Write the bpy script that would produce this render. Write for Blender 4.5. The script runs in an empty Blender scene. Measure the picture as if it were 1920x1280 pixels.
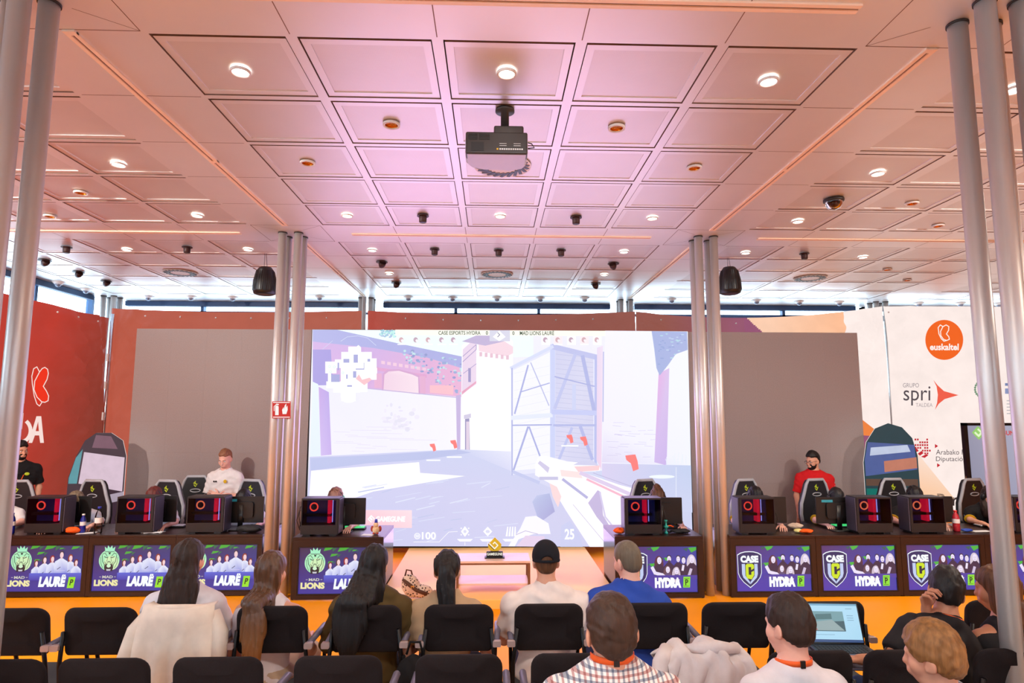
import bpy, math, random
import numpy as np
from mathutils import Vector, Matrix

random.seed(7)
S = bpy.context.scene
COL = S.collection
PI = math.pi


def L(r, g, b, k=1.0):
    o = []
    for c in (r, g, b):
        c = c / 255.0
        o.append(k * (c / 12.92 if c <= 0.04045 else ((c + 0.055) / 1.055) ** 2.4))
    return (o[0], o[1], o[2], 1.0)


# ---------------------------------------------------------------- camera
CZ, ZC = 2.14, 4.34                      # lens height, ceiling height
FPX, YAW, PITCH, ROLL = 1141.08, 0.0318, 0.115, 0.0017


def _axes():
    cy, sy, cp, sp = math.cos(YAW), math.sin(YAW), math.cos(PITCH), math.sin(PITCH)
    F = Vector((sy * cp, cy * cp, sp)); R = Vector((cy, -sy, 0)); U = R.cross(F)
    c, s = math.cos(ROLL), math.sin(ROLL)
    return F, R * c + U * s, U * c - R * s


FW, RT, UP = _axes()
cam = bpy.data.cameras.new('camera')
cam.sensor_width = 36.0
cam.lens = FPX / 1920 * 36
cam.clip_start, cam.clip_end = 0.05, 200
camo = bpy.data.objects.new('camera', cam)
COL.objects.link(camo)
camo.matrix_world = Matrix(((RT.x, UP.x, -FW.x, 0), (RT.y, UP.y, -FW.y, 0), (RT.z, UP.z, -FW.z, CZ), (0, 0, 0, 1)))
S.camera = camo


def ray(x, y):
    return FW + RT * ((x - 960) / FPX) - UP * ((y - 640) / FPX)


def atY(x, y, Y):
    r = ray(x, y); t = Y / r.y
    return Vector((r.x * t, Y, CZ + r.z * t))


def atZ(x, y, Z):
    r = ray(x, y); t = (Z - CZ) / r.z
    return Vector((r.x * t, r.y * t, Z))


# ---------------------------------------------------------------- view, world, sky, large lights
S.view_settings.view_transform = 'Standard'
S.view_settings.look = 'None'
S.view_settings.exposure = 0.0
S.view_settings.gamma = 1.0
S.view_settings.use_curve_mapping = False
try:
    S.cycles.max_bounces = 10
    S.cycles.diffuse_bounces = 5
    S.cycles.glossy_bounces = 4
    S.cycles.transparent_max_bounces = 12
    S.cycles.caustics_reflective = False
    S.cycles.caustics_refractive = False
    S.cycles.sample_clamp_indirect = 6.0
    S.cycles.use_denoising = True
except Exception:
    pass
W = bpy.data.worlds.new('sky'); S.world = W
W.use_nodes = True
bg = W.node_tree.nodes['Background']
bg.inputs[0].default_value = (0.66, 0.86, 1.0, 1)
bg.inputs[1].default_value = 7.6


def lamp(name, kind, loc, aim, energy, color, size=0.2, angle=60, blend=0.3, spread=None):
    l = bpy.data.lights.new(name, kind)
    l.energy = energy; l.color = color
    if kind == 'SPOT':
        l.spot_size = math.radians(angle); l.spot_blend = blend; l.shadow_soft_size = size
    elif kind == 'AREA':
        l.shape = 'DISK'; l.size = size
        if spread: l.spread = math.radians(spread)
    o = bpy.data.objects.new(name, l); COL.objects.link(o)
    o.location = loc
    d = Vector(aim) - Vector(loc)
    o.rotation_euler = d.to_track_quat('-Z', 'Y').to_euler()
    return o


# stage floods hung under the ceiling left and right of the audience, and the room's downlights (one lamp per lit bay row)
lamp('stage_flood', 'SPOT', (6.6, 2.9, 4.2), (0.5, 9.5, 1.3), 470, (1.0, 0.90, 0.80), .10, 88, .25)
lamp('stage_flood', 'SPOT', (-6.6, 2.9, 4.2), (-3.2, 9.5, 1.9), 1050, (1.0, 0.90, 0.80), .10, 88, .25)
for lx in (-5.0, 0.0, 5.2):
    for ly in (-2.6, 1.0, 5.2):
        lamp('room_downlight', 'AREA', (lx, ly, ZC - .05), (lx, ly, 0), {-5.0: 46, 0.0: 24, 5.2: 100}[lx], (1.0, .88, .72), .5, spread=150)
lamp('wash', 'SPOT', (0.3, 1.2, 4.25), (0.3, 6.6, 0.0), 120, (1.0, .95, .9), .12, 95, .5)


# extra lavender lamp before the lit LED wall, added to tint the ceiling
_l = lamp('lavender_fill', 'AREA', (.136, 9.44, 1.76), (.136, 0, 2.2), 112, (.72, .44, 1.0), 1)
_l.data.shape = 'RECTANGLE'; _l.data.size = 5.7; _l.data.size_y = 3.1

# ---------------------------------------------------------------- things, parts, names
def tag(o, label=None, cat=None, group=None, kind=None):
    if label: o['label'] = label
    if cat: o['category'] = cat
    if group: o['group'] = group
    if kind: o['kind'] = kind
    return o


def thing(name, label, cat, loc=(0, 0, 0), rz=0.0, group=None):
    o = bpy.data.objects.new(name, None)
    o.empty_display_size = .1
    COL.objects.link(o)
    o.location = loc; o.rotation_euler = (0, 0, rz)
    return tag(o, label, cat, group)


def dup(root, loc, rz=None, label=None, group=None):
    r = root.copy(); COL.objects.link(r); r.location = loc
    if rz is not None: r.rotation_euler = (0, 0, rz)
    if label: r['label'] = label
    if group: r['group'] = group
    for ch in list(root.children):
        c = ch.copy(); COL.objects.link(c); c.parent = r
        for g in list(ch.children):
            d = g.copy(); COL.objects.link(d); d.parent = c
    return r


# ---------------------------------------------------------------- materials
MATS = {}


def mat(name, col=(.5, .5, .5, 1), rough=.5, metal=0., spec=.5, var=0.06, scale=12., bump=0., bscale=80., emit=None, es=1., attr=False, alpha=None, coat=0., stretch=(1, 1, 1), trans=0.):
    if name in MATS: return MATS[name]
    m = bpy.data.materials.new(name); m.use_nodes = True
    nt = m.node_tree; N = nt.nodes; K = nt.links
    b = N['Principled BSDF']
    b.inputs['Roughness'].default_value = rough
    b.inputs['Metallic'].default_value = metal
    b.inputs['Specular IOR Level'].default_value = spec
    b.inputs['Coat Weight'].default_value = coat
    if trans: b.inputs['Transmission Weight'].default_value = trans
    tc = N.new('ShaderNodeTexCoord')
    mp = N.new('ShaderNodeMapping'); mp.inputs['Scale'].default_value = stretch
    K.new(tc.outputs['Object'], mp.inputs['Vector'])
    if attr:
        a = N.new('ShaderNodeAttribute'); a.attribute_name = 'Col'
        src = a.outputs['Color']
    else:
        rgb = N.new('ShaderNodeRGB'); rgb.outputs[0].default_value = col
        src = rgb.outputs[0]
    if var:
        nz = N.new('ShaderNodeTexNoise'); nz.inputs['Scale'].default_value = scale; nz.inputs['Detail'].default_value = 4
        K.new(mp.outputs[0], nz.inputs['Vector'])
        mr = N.new('ShaderNodeMapRange'); mr.inputs['From Min'].default_value = .3; mr.inputs['From Max'].default_value = .7
        mr.inputs['To Min'].default_value = 1 - var; mr.inputs['To Max'].default_value = 1 + var
        K.new(nz.outputs['Fac'], mr.inputs['Value'])
        mx = N.new('ShaderNodeVectorMath'); mx.operation = 'SCALE'
        K.new(src, mx.inputs[0]); K.new(mr.outputs[0], mx.inputs['Scale'])
        src = mx.outputs[0]
    if emit is not None or (attr and es and emit is not False and name.startswith('lit')):
        if attr:
            K.new(src, b.inputs['Emission Color'])
        else:
            b.inputs['Emission Color'].default_value = emit
        b.inputs['Emission Strength'].default_value = es
        if attr: b.inputs['Base Color'].default_value = (.01, .01, .01, 1)
        else: K.new(src, b.inputs['Base Color'])
    else:
        K.new(src, b.inputs['Base Color'])
    if bump:
        n2 = N.new('ShaderNodeTexNoise'); n2.inputs['Scale'].default_value = bscale; n2.inputs['Detail'].default_value = 3
        K.new(mp.outputs[0], n2.inputs['Vector'])
        bp = N.new('ShaderNodeBump'); bp.inputs['Strength'].default_value = bump; bp.inputs['Distance'].default_value = .01
        K.new(n2.outputs['Fac'], bp.inputs['Height']); K.new(bp.outputs[0], b.inputs['Normal'])
    MATS[name] = m
    return m


def glass(name, tint=(1, 1, 1, 1), fac=.12, rough=.03):
    if name in MATS: return MATS[name]
    m = bpy.data.materials.new(name); m.use_nodes = True
    nt = m.node_tree; N = nt.nodes; K = nt.links
    N.remove(N['Principled BSDF'])
    t = N.new('ShaderNodeBsdfTransparent'); t.inputs[0].default_value = tint
    g = N.new('ShaderNodeBsdfGlossy'); g.inputs['Roughness'].default_value = rough
    lw = N.new('ShaderNodeLayerWeight'); lw.inputs['Blend'].default_value = fac
    mx = N.new('ShaderNodeMixShader')
    K.new(lw.outputs['Fresnel'], mx.inputs[0]); K.new(t.outputs[0], mx.inputs[1]); K.new(g.outputs[0], mx.inputs[2])
    K.new(mx.outputs[0], N['Material Output'].inputs[0])
    MATS[name] = m
    return m


# ---------------------------------------------------------------- mesh builder
class MB:
    def __init__(s):
        s.v = []; s.f = []; s.m = []; s.c = []; s.sm = []

    def add(s, vs, fs, mi=0, smooth=False, col=None):
        o = len(s.v)
        s.v += [tuple(v) for v in vs]
        for f in fs:
            s.f.append([i + o for i in f]); s.m.append(mi); s.sm.append(smooth); s.c.append(col)
        return s

    def box(s, c, d, mi=0, rot=None, col=None):
        x, y, z = d[0] / 2, d[1] / 2, d[2] / 2
        vs = [Vector(p) for p in ((-x, -y, -z), (x, -y, -z), (x, y, -z), (-x, y, -z), (-x, -y, z), (x, -y, z), (x, y, z), (-x, y, z))]
        if rot is not None: vs = [rot @ v for v in vs]
        c = Vector(c)
        return s.add([v + c for v in vs], [(0, 3, 2, 1), (4, 5, 6, 7), (0, 1, 5, 4), (1, 2, 6, 5), (2, 3, 7, 6), (3, 0, 4, 7)], mi, False, col)

    def span(s, a, b, mi=0, col=None):
        return s.box([(a[i] + b[i]) / 2 for i in range(3)], [abs(b[i] - a[i]) for i in range(3)], mi, None, col)

    def rbox(s, c, d, r, axis='z', mi=0, n=5, rot=None, smooth=True):
        """box with rounded corners about one axis"""
        ax = 'xyz'.index(axis); u, w = [i for i in range(3) if i != ax]
        pts = []
        for (sx, sy, a0) in ((1, 1, 0), (-1, 1, 90), (-1, -1, 180), (1, -1, 270)):
            for k in range(n + 1):
                a = math.radians(a0 + 90 * k / n)
                pts.append((sx * (d[u] / 2 - r) + r * math.cos(a), sy * (d[w] / 2 - r) + r * math.sin(a)))
        vs = []
        for h in (-d[ax] / 2, d[ax] / 2):
            for p in pts:
                q = [0, 0, 0]; q[u] = p[0]; q[w] = p[1]; q[ax] = h; vs.append(Vector(q))
        if rot is not None: vs = [rot @ v for v in vs]
        c = Vector(c); vs = [v + c for v in vs]
        k = len(pts)
        fs = [tuple(range(k))[::-1], tuple(range(k, 2 * k))]
        s.add(vs, fs, mi, False)
        o = len(s.v) - 2 * k
        for i in range(k):
            j = (i + 1) % k
            s.f.append([o + i, o + j, o + k + j, o + k + i]); s.m.append(mi); s.sm.append(smooth); s.c.append(None)
        return s

    def lathe(s, prof, c=(0, 0, 0), n=24, mi=0, rot=None, smooth=True, cap=True):
        vs = []
        for r, z in prof:
            for k in range(n):
                a = 2 * PI * k / n
                vs.append(Vector((r * math.cos(a), r * math.sin(a), z)))
        if rot is not None: vs = [rot @ v for v in vs]
        c = Vector(c); vs = [v + c for v in vs]
        fs = []
        for i in range(len(prof) - 1):
            for k in range(n):
                k2 = (k + 1) % n
                fs.append((i * n + k, i * n + k2, (i + 1) * n + k2, (i + 1) * n + k))
        if cap:
            fs.append(tuple(range(n))[::-1]); fs.append(tuple(range((len(prof) - 1) * n, len(prof) * n)))
        s.add(vs, fs, mi, smooth)
        if cap:
            s.sm[-1] = s.sm[-2] = False
        return s

    def cyl(s, a, b, r0, r1=None, n=20, mi=0):
        a, b = Vector(a), Vector(b); d = b - a
        q = d.to_track_quat('Z', 'Y').to_matrix()
        return s.lathe([(r0, 0), (r0 if r1 is None else r1, d.length)], a, n, mi, q)

    def tube(s, path, r, n=8, mi=0, closed=False):
        P = [Vector(p) for p in path]; m = len(P)
        rr = r if isinstance(r, (list, tuple)) else [r] * m
        T = []
        for i in range(m):
            a = P[(i - 1) % m] if (closed or i > 0) else P[0]
            b = P[(i + 1) % m] if (closed or i < m - 1) else P[-1]
            T.append((b - a).normalized())
        up = Vector((0, 0, 1)) if abs(T[0].z) < .9 else Vector((1, 0, 0))
        vs = []; N = T[0].cross(up).normalized()
        for i in range(m):
            N = (N - T[i] * N.dot(T[i])).normalized(); B = T[i].cross(N)
            for k in range(n):
                a = 2 * PI * k / n
                vs.append(P[i] + (N * math.cos(a) + B * math.sin(a)) * rr[i])
        fs = []
        for i in range(m if closed else m - 1):
            j = (i + 1) % m
            for k in range(n):
                k2 = (k + 1) % n
                fs.append((i * n + k, i * n + k2, j * n + k2, j * n + k))
        if not closed:
            fs.append(tuple(range(n))[::-1]); fs.append(tuple(range((m - 1) * n, m * n)))
        return s.add(vs, fs, mi, True)

    def sphere(s, c, r, n=16, m=10, mi=0, rot=None):
        r = (r, r, r) if not isinstance(r, (tuple, list)) else r
        vs = []
        for i in range(m + 1):
            t = PI * i / m
            for k in range(n):
                a = 2 * PI * k / n
                vs.append(Vector((r[0] * math.sin(t) * math.cos(a), r[1] * math.sin(t) * math.sin(a), -r[2] * math.cos(t))))
        if rot is not None: vs = [rot @ v for v in vs]
        c = Vector(c)
        fs = [(i * n + k, i * n + (k + 1) % n, (i + 1) * n + (k + 1) % n, (i + 1) * n + k) for i in range(m) for k in range(n)]
        return s.add([v + c for v in vs], fs, mi, True)

    def prism(s, pts, y0, y1, mi=0, col=None, smooth=False, flip=False):
        """outline in x,z swept along y"""
        k = len(pts)
        vs = [(p[0], y0, p[1]) for p in pts] + [(p[0], y1, p[1]) for p in pts]
        fs = [tuple(range(k)), tuple(range(k, 2 * k))[::-1]] + [(i, i + k, (i + 1) % k + k, (i + 1) % k) for i in range(k)]
        return s.add(vs, fs, mi, smooth, col)

    def grid(s, fn, nu, nv, mi=0, colfn=None, smooth=True):
        o = len(s.v)
        for j in range(nv + 1):
            for i in range(nu + 1):
                s.v.append(tuple(fn(i / nu, j / nv)))
        for j in range(nv):
            for i in range(nu):
                a = o + j * (nu + 1) + i
                s.f.append([a, a + 1, a + nu + 2, a + nu + 1]); s.m.append(mi); s.sm.append(smooth)
                s.c.append(colfn((i + .5) / nu, (j + .5) / nv) if colfn else None)
        return s

    def build(s, name, mats, parent=None, loc=None, bevel=0., seg=2, sub=0, solid=0.):
        me = bpy.data.meshes.new(name)
        me.from_pydata(s.v, [], s.f)
        if not isinstance(mats, (list, tuple)): mats = [mats]
        for m in mats: me.materials.append(m)
        me.polygons.foreach_set('material_index', s.m)
        me.polygons.foreach_set('use_smooth', s.sm)
        if any(c is not None for c in s.c):
            at = me.color_attributes.new('Col', 'FLOAT_COLOR', 'CORNER')
            buf = []
            for p, c in zip(s.f, s.c):
                if c is not None and isinstance(c[0], (tuple, list)):
                    for q in c: buf += list(q[:3]) + [1.0]
                else:
                    c = c or (.5, .5, .5)
                    buf += (list(c[:3]) + [1.0]) * len(p)
            at.data.foreach_set('color', buf)
        me.update()
        o = bpy.data.objects.new(name, me); COL.objects.link(o)
        if parent is not None: o.parent = parent
        if loc is not None: o.location = loc
        if bevel:
            b = o.modifiers.new('bevel', 'BEVEL'); b.width = bevel; b.segments = seg; b.limit_method = 'ANGLE'; b.angle_limit = math.radians(40)
            for p in me.polygons: p.use_smooth = True
            w = o.modifiers.new('wn', 'WEIGHTED_NORMAL'); w.keep_sharp = True
        if solid:
            d = o.modifiers.new('solid', 'SOLIDIFY'); d.thickness = solid
        if sub:
            d = o.modifiers.new('sub', 'SUBSURF'); d.levels = sub; d.render_levels = sub
        return o


# ---------------------------------------------------------------- flat pictures and lettering
_TXT = {}


def text_polys(body, bold=0.0):
    key = (body, bold)
    if key not in _TXT:
        c = bpy.data.curves.new('t', 'FONT'); c.body = body; c.size = 1; c.offset = bold; c.resolution_u = 3
        o = bpy.data.objects.new('t', c); COL.objects.link(o)
        dg = bpy.context.evaluated_depsgraph_get(); e = o.evaluated_get(dg); me = e.to_mesh()
        v = [(p.co.x, p.co.y) for p in me.vertices]; f = [tuple(p.vertices) for p in me.polygons]
        e.to_mesh_clear(); bpy.data.objects.remove(o); bpy.data.curves.remove(c)
        xs = [p[0] for p in v]; ys = [p[1] for p in v]
        x0, x1, y0, y1 = min(xs), max(xs), min(ys), max(ys)
        v = [((p[0] - x0) / (x1 - x0), 1 - (p[1] - y0) / (y1 - y0)) for p in v]
        _TXT[key] = (v, f)
    return _TXT[key]


class Pic:
    """flat artwork: coloured shapes stacked in thin layers; mp maps picture (u right, v down, layer) to 3-D"""
    def __init__(s, mp):
        s.mp = mp; s.mb = MB(); s.k = 0

    def poly(s, pts, col):
        c = L(*col) if not isinstance(col[0], (tuple, list)) else [L(*q) for q in col]
        s.mb.add([s.mp(p[0], p[1], s.k) for p in pts], [tuple(range(len(pts)))[::-1]], 0, False, c if not isinstance(c, list) else c[::-1])
        s.k += 1
        return s

    def rect(s, a, b, c, d, col):
        return s.poly([(a, b), (c, b), (c, d), (a, d)], col)

    def ell(s, cx, cy, rx, ry, col, n=28, a0=0, a1=360):
        return s.poly([(cx + rx * math.cos(math.radians(a0 + (a1 - a0) * i / n)), cy + ry * math.sin(math.radians(a0 + (a1 - a0) * i / n))) for i in range(n if a1 - a0 == 360 else n + 1)], col)

    def line(s, pts, w, col, closed=False):
        c = L(*col)
        n = len(pts)
        seg = n if closed else n - 1
        for i in range(seg):
            (x0, y0), (x1, y1) = pts[i], pts[(i + 1) % n]
            d = math.hypot(x1 - x0, y1 - y0) or 1e-6
            ux, uy = (x1 - x0) / d * w / 2, (y1 - y0) / d * w / 2
            e = .5
            q = [(x0 - ux * e + uy, y0 - uy * e - ux), (x1 + ux * e + uy, y1 + uy * e - ux), (x1 + ux * e - uy, y1 + uy * e + ux), (x0 - ux * e - uy, y0 - uy * e + ux)]
            s.mb.add([s.mp(p[0], p[1], s.k) for p in q], [(3, 2, 1, 0)], 0, False, c)
        s.k += 1
        return s

    def text(s, body, x0, y0, x1, y1, col, bold=0.0, slant=0.0):
        v, f = text_polys(body, bold)
        c = L(*col)
        vs = [s.mp(x0 + p[0] * (x1 - x0) + slant * (1 - p[1]), y0 + p[1] * (y1 - y0), s.k) for p in v]
        # orientation follows the font's own winding (v is flipped twice)
        s.mb.add(vs, [tuple(q) for q in f], 0, False, c)
        s.k += 1
        return s

    def build(s, name, m, parent=None):
        return s.mb.build(name, m, parent)
# ================================================================ the room
P_, PD, BX, BY = .86174, .74646, .82258, .68376
X0, D0 = -2.06294, 3.38272
XL, XR, YB, YF = -7.75, 13.0, 12.40, -5.6
M_ceil = mat('ceiling_white_metal', L(234, 230, 229), .38, .46, .5, var=.02, scale=2)
M_gap = mat('shadow_gap', L(132, 104, 92), .8, var=.03)


def perforated():
    m = mat('perforated_metal', L(224, 219, 217), .42, .46, .5, var=.02, scale=3)
    nt = m.node_tree; N = nt.nodes; K = nt.links
    b = N['Principled BSDF']
    tc = [n for n in N if n.type == 'TEX_COORD'][0]
    vo = N.new('ShaderNodeTexVoronoi'); vo.feature = 'F1'; vo.inputs['Scale'].default_value = 90; vo.inputs['Randomness'].default_value = 0
    K.new(tc.outputs['Object'], vo.inputs['Vector'])
    cr = N.new('ShaderNodeMapRange'); cr.inputs['From Min'].default_value = .28; cr.inputs['From Max'].default_value = .36
    cr.inputs['To Min'].default_value = .72; cr.inputs['To Max'].default_value = 1.0
    K.new(vo.outputs['Distance'], cr.inputs['Value'])
    sc = N.new('ShaderNodeVectorMath'); sc.operation = 'SCALE'
    src = b.inputs['Base Color'].links[0].from_socket
    K.new(src, sc.inputs[0]); K.new(cr.outputs[0], sc.inputs['Scale']); K.new(sc.outputs[0], b.inputs['Base Color'])
    return m


M_perf = perforated()
M_floor = mat('orange_vinyl_floor', L(250, 152, 4), .5, 0, .22, var=.05, scale=1.3, bump=.05, bscale=250)
M_wall = mat('white_plaster', L(225, 222, 220), .8, var=.03)
M_bounce = mat('warm_bounce_wall', L(206, 128, 76), .55, 0, .3, var=.12, scale=3, stretch=(4, 4, .3))  # wood tone invented for unseen walls, to throw orange light on the ceiling
M_steel = mat('brushed_steel', L(206, 202, 200), .42, .55, .5, var=.03, scale=30, stretch=(1, 1, .05))
M_dark = mat('dark_plastic', L(26, 25, 27), .42, var=.05)
M_blind = mat('blue_blind_box', L(30, 62, 105), .5, var=.05)
M_whitep = mat('white_plastic', L(235, 235, 235), .4, var=.02)
M_pane = glass('window_glass', (.95, .98, 1, 1), .1)

fl = MB().span((XL, YF, -.1), (XR, YB, 0)).build('floor', M_floor); tag(fl, kind='structure')

# ceiling: bays of five by five trays between flat beams
xc = []
for ix in (-1, 0, 1, 2):
    for j in range(5):
        a = X0 + ix * (5 * P_ + BX) + j * P_
        xc.append((a, a + P_, True))
yc = []
for iy in (-2, -1, 0, 1):
    for j in range(5):
        a = D0 + iy * (5 * PD + BY) + j * PD
        if a > YF: yc.append((a, a + PD, True))


def fill(iv, lo, hi):
    o = []; p = lo
    for a, b, t in iv:
        if a - p > 1e-4: o.append((p, a, False))
        o.append((a, min(b, hi), True)); p = b
    if hi - p > 1e-4: o.append((p, hi, False))
    return o


cm = MB()


def hq(x0, x1, y0, y1, z, mi):
    cm.add([(x0, y0, z), (x1, y0, z), (x1, y1, z), (x0, y1, z)], [(0, 3, 2, 1)], mi)


def vq(p, q, z0, z1, mi):
    cm.add([(p[0], p[1], z0), (q[0], q[1], z0), (q[0], q[1], z1), (p[0], p[1], z1)], [(0, 1, 2, 3)], mi)


for (xa, xb, tx) in fill(xc, XL, XR):
    for (ya, yb, ty) in fill(yc, YF, YB):
        if not (tx and ty):
            hq(xa, xb, ya, yb, ZC, 0); continue
        w = .034
        a, b, c, d = xa + w, xb - w, ya + w * .7, yb - w * .7
        hq(xa, xb, ya, c, ZC, 0); hq(xa, xb, d, yb, ZC, 0); hq(xa, a, c, d, ZC, 0); hq(b, xb, c, d, ZC, 0)
        # shadow gap along the near edge and narrow gaps on the other sides
        g, h, zt = .030, .008, ZC + .05
        hq(a, b, c, d, zt, 1)
        for (p, q) in (((a, c), (b, c)), ((b, c), (b, d)), ((b, d), (a, d)), ((a, d), (a, c))):
            vq(p, q, ZC, zt, 1)
        e, f_, i_, j_ = a + h, b - h, c + g, d - h
        z1 = ZC + .006; fr = .05; z2 = ZC + .012
        for (p, q) in (((e, i_), (f_, i_)), ((f_, i_), (f_, j_)), ((f_, j_), (e, j_)), ((e, j_), (e, i_))):
            vq(p, q, z1, z1 + .035, 1)
        hq(e, f_, i_, i_ + fr, z1, 0); hq(e, f_, j_ - fr, j_, z1, 0); hq(e, e + fr, i_ + fr, j_ - fr, z1, 0); hq(f_ - fr, f_, i_ + fr, j_ - fr, z1, 0)
        hq(e + fr, f_ - fr, i_ + fr, j_ - fr, z2, 2)
        for (p, q) in (((e + fr, i_ + fr), (f_ - fr, i_ + fr)), ((f_ - fr, i_ + fr), (f_ - fr, j_ - fr)), ((f_ - fr, j_ - fr), (e + fr, j_ - fr)), ((e + fr, j_ - fr), (e + fr, i_ + fr))):
            vq(p, q, z1, z2, 0)
# backing slab above, joints of the beam cladding
hq(XL, XR, YF, YB, ZC + .12, 1)


def joint(p, q, w=.006):
    d = Vector((q[0] - p[0], q[1] - p[1], 0)); n = Vector((-d.y, d.x, 0)).normalized() * w / 2
    p = Vector((p[0], p[1], ZC - .0006)); q = Vector((q[0], q[1], ZC - .0006))
    cm.add([p + n, q + n, q - n, p - n], [(0, 1, 2, 3)], 1)


BAYX, BAYY = 5 * P_ + BX, 5 * PD + BY
for ix in (-1, 0, 1, 2):
    for iy in (-1, 0, 1):
        ax, ay = X0 + ix * BAYX, D0 + iy * BAYY
        for j in range(6):
            joint((ax + j * P_, ay - BY), (ax + j * P_, ay))
            joint((ax - BX, ay + j * PD), (ax, ay + j * PD))
        cx, cy = ax - BX / 2, ay - BY / 2
        for sx in (-1, 1):
            for sy in (-1, 1):
                joint((cx + sx * BX / 2, cy + sy * BY / 2), (cx + sx * .15, cy + sy * .15), .004)
cl = cm.build('ceiling', [M_ceil, M_gap, M_perf]); tag(cl, kind='structure')

# linear air slots in the middle of every beam
M_slot = mat('slot_trim', L(250, 222, 196), .4, var=.02)
ns = 0
for ix in (0, 1):
    for iy in (0, 1):
        ax, ay = X0 + ix * BAYX - BX / 2, D0 + iy * BAYY
        m_ = MB()
        for sx in (-1, 1): m_.span((ax + sx * .009, ay + .02, ZC - .012), (ax + sx * .036, ay + 5 * PD - .02, ZC), 0)
        m_.span((ax - .009, ay + .02, ZC - .003), (ax + .009, ay + 5 * PD - .02, ZC), 1)
        for q in (.02, 2.5 * PD, 5 * PD - .02): m_.span((ax - .036, ay + q - .02, ZC - .0125), (ax + .036, ay + q + .02, ZC), 0)
        ns += 1
        tag(m_.build('trim_%d' % ns, [M_slot, M_gap]), kind='structure')
for ix in (-1, 0, 1):
    for iy in (0, 1):
        ax, ay = X0 + ix * BAYX, D0 + iy * BAYY - BY / 2
        m_ = MB()
        for sx in (-1, 1): m_.span((ax + .3, ay + sx * .009, ZC - .012), (ax + 5 * P_ - .25, ay + sx * .036, ZC), 0)
        m_.span((ax + .3, ay - .009, ZC - .003), (ax + 5 * P_ - .25, ay + .009, ZC), 1)
        ns += 1
        tag(m_.build('trim_%d' % ns, [M_slot, M_gap]), kind='structure')

# walls, window strips under the ceiling
tag(MB().span((XL, YB, 0), (XR, YB + .2, 2.6)).build('wall_back', M_wall), kind='structure')
tag(MB().span((XL - .2, YF, 0), (XL, YB + .2, 2.6)).build('wall_left', M_wall), kind='structure')
tag(MB().span((XR, YF, 0), (XR + .2, YB + .2, ZC + .12)).build('wall_right', M_bounce), kind='structure')
tag(MB().span((XL - .2, YF - .2, 0), (XR + .2, YF, 3.3)).build('wall_rear', M_bounce), kind='structure')
M_frame = mat('window_frame_blue', L(48, 78, 118), .45, .2, var=.04)
wn = 0
for ix in (-1, 0, 1, 2):
    a = X0 + ix * BAYX - BX / 2; b_ = a + BAYX
    a, b_ = max(a, XL), min(b_, XR)
    wn += 1
    w_ = MB().span((a, YB + .05, 2.6), (b_, YB + .06, ZC + .05)).build('window_%d' % wn, M_pane); tag(w_, kind='structure')
    fr = MB()
    for z in (2.62, 4.135): fr.span((a, YB - .02, z - .022), (b_, YB + .1, z + .022))
    for k in range(4): fr.span((a + (b_ - a) * k / 3 - .03, YB - .02, 2.6), (a + (b_ - a) * k / 3 + .03, YB + .1, ZC))
    fr.build('window_frame', M_frame, w_)
    bl = MB().span((a + .25, YB - .16, 4.235), (b_ - .25, YB - .04, ZC - .005)).build('blind_box', M_blind, w_, bevel=.01)
    MB().span((a + .3, YB - .1, 4.02), (b_ - .3, YB - .094, 4.10)).build('blind_fabric', M_blind, bl)
for iy in (-1, 0, 1):
    a = D0 + iy * BAYY - BY / 2; b_ = min(a + BAYY, YB)
    wn += 1
    w_ = MB().span((XL - .06, a, 2.6), (XL - .05, b_, ZC + .05)).build('window_%d' % wn, M_pane); tag(w_, kind='structure')
    fr = MB()
    for z in (2.62, 3.9): fr.span((XL - .1, a, z - .022), (XL + .02, b_, z + .022))
    for k in range(4): fr.span((XL - .1, a + (b_ - a) * k / 3 - .03, 2.6), (XL + .02, a + (b_ - a) * k / 3 + .03, ZC))
    fr.build('window_frame', M_frame, w_)
    MB().span((XL + .04, a + .2, 4.235), (XL + .16, b_ - .2, ZC - .005)).build('blind_box', M_blind, w_, bevel=.01)

for ix in (-1, 0, 1, 2):
    a = X0 + ix * BAYX - BX / 2; b_ = a + BAYX
    a, b_ = max(a, XL), min(b_, XR)
    wn += 1
    w_ = MB().span((a, YF - .12, 3.3), (b_, YF - .11, ZC + .05)).build('window_%d' % wn, M_pane); tag(w_, kind='structure')
    fr = MB()
    for z in (3.33, 4.3): fr.span((a, YF - .16, z - .03), (b_, YF - .06, z + .03))
    for k in range(4): fr.span((a + (b_ - a) * k / 3 - .035, YF - .16, 3.3), (a + (b_ - a) * k / 3 + .035, YF - .06, ZC))
    fr.build('window_frame', M_frame, w_)

# steel columns: clusters of four slim tubes
M_collar = mat('column_collar', L(60, 55, 55), .5, .5)


def column(x, y, label):
    t = thing('steel_column', label, 'column', (x, y, 0), 0, 'slim steel tubes in clusters of four')
    MB().lathe([(.05, 0), (.05, ZC)], n=28).build('tube', M_steel, t)
    MB().lathe([(.056, ZC - .014), (.056, ZC - .001)], n=28).build('collar', M_collar, t)
    return t


for (cx, cy, nm) in ((-2.508, 7.515, 'cluster left of the lit screen'), (2.677, 7.487, 'cluster right of the lit screen'),
                     (2.735, 3.06, 'near cluster at the right edge'), (-2.51, 3.05, 'near cluster at the left edge'),
                     (-2.47, 11.86, 'far cluster behind the left banner joint'), (2.62, 11.86, 'far cluster behind the right banner peak'),
                     (-7.38, 11.86, 'cluster in the far left corner'), (7.75, 11.86, 'cluster behind the white banner corner')):
    for sx, sn in ((-1, 'left'), (1, 'right')):
        for sy, yn in ((-1, 'front'), (1, 'rear')):
            column(cx + sx * .0975, cy + sy * .0975, 'slim brushed steel tube, %s %s of the four in the %s' % (yn, sn, nm))
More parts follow.
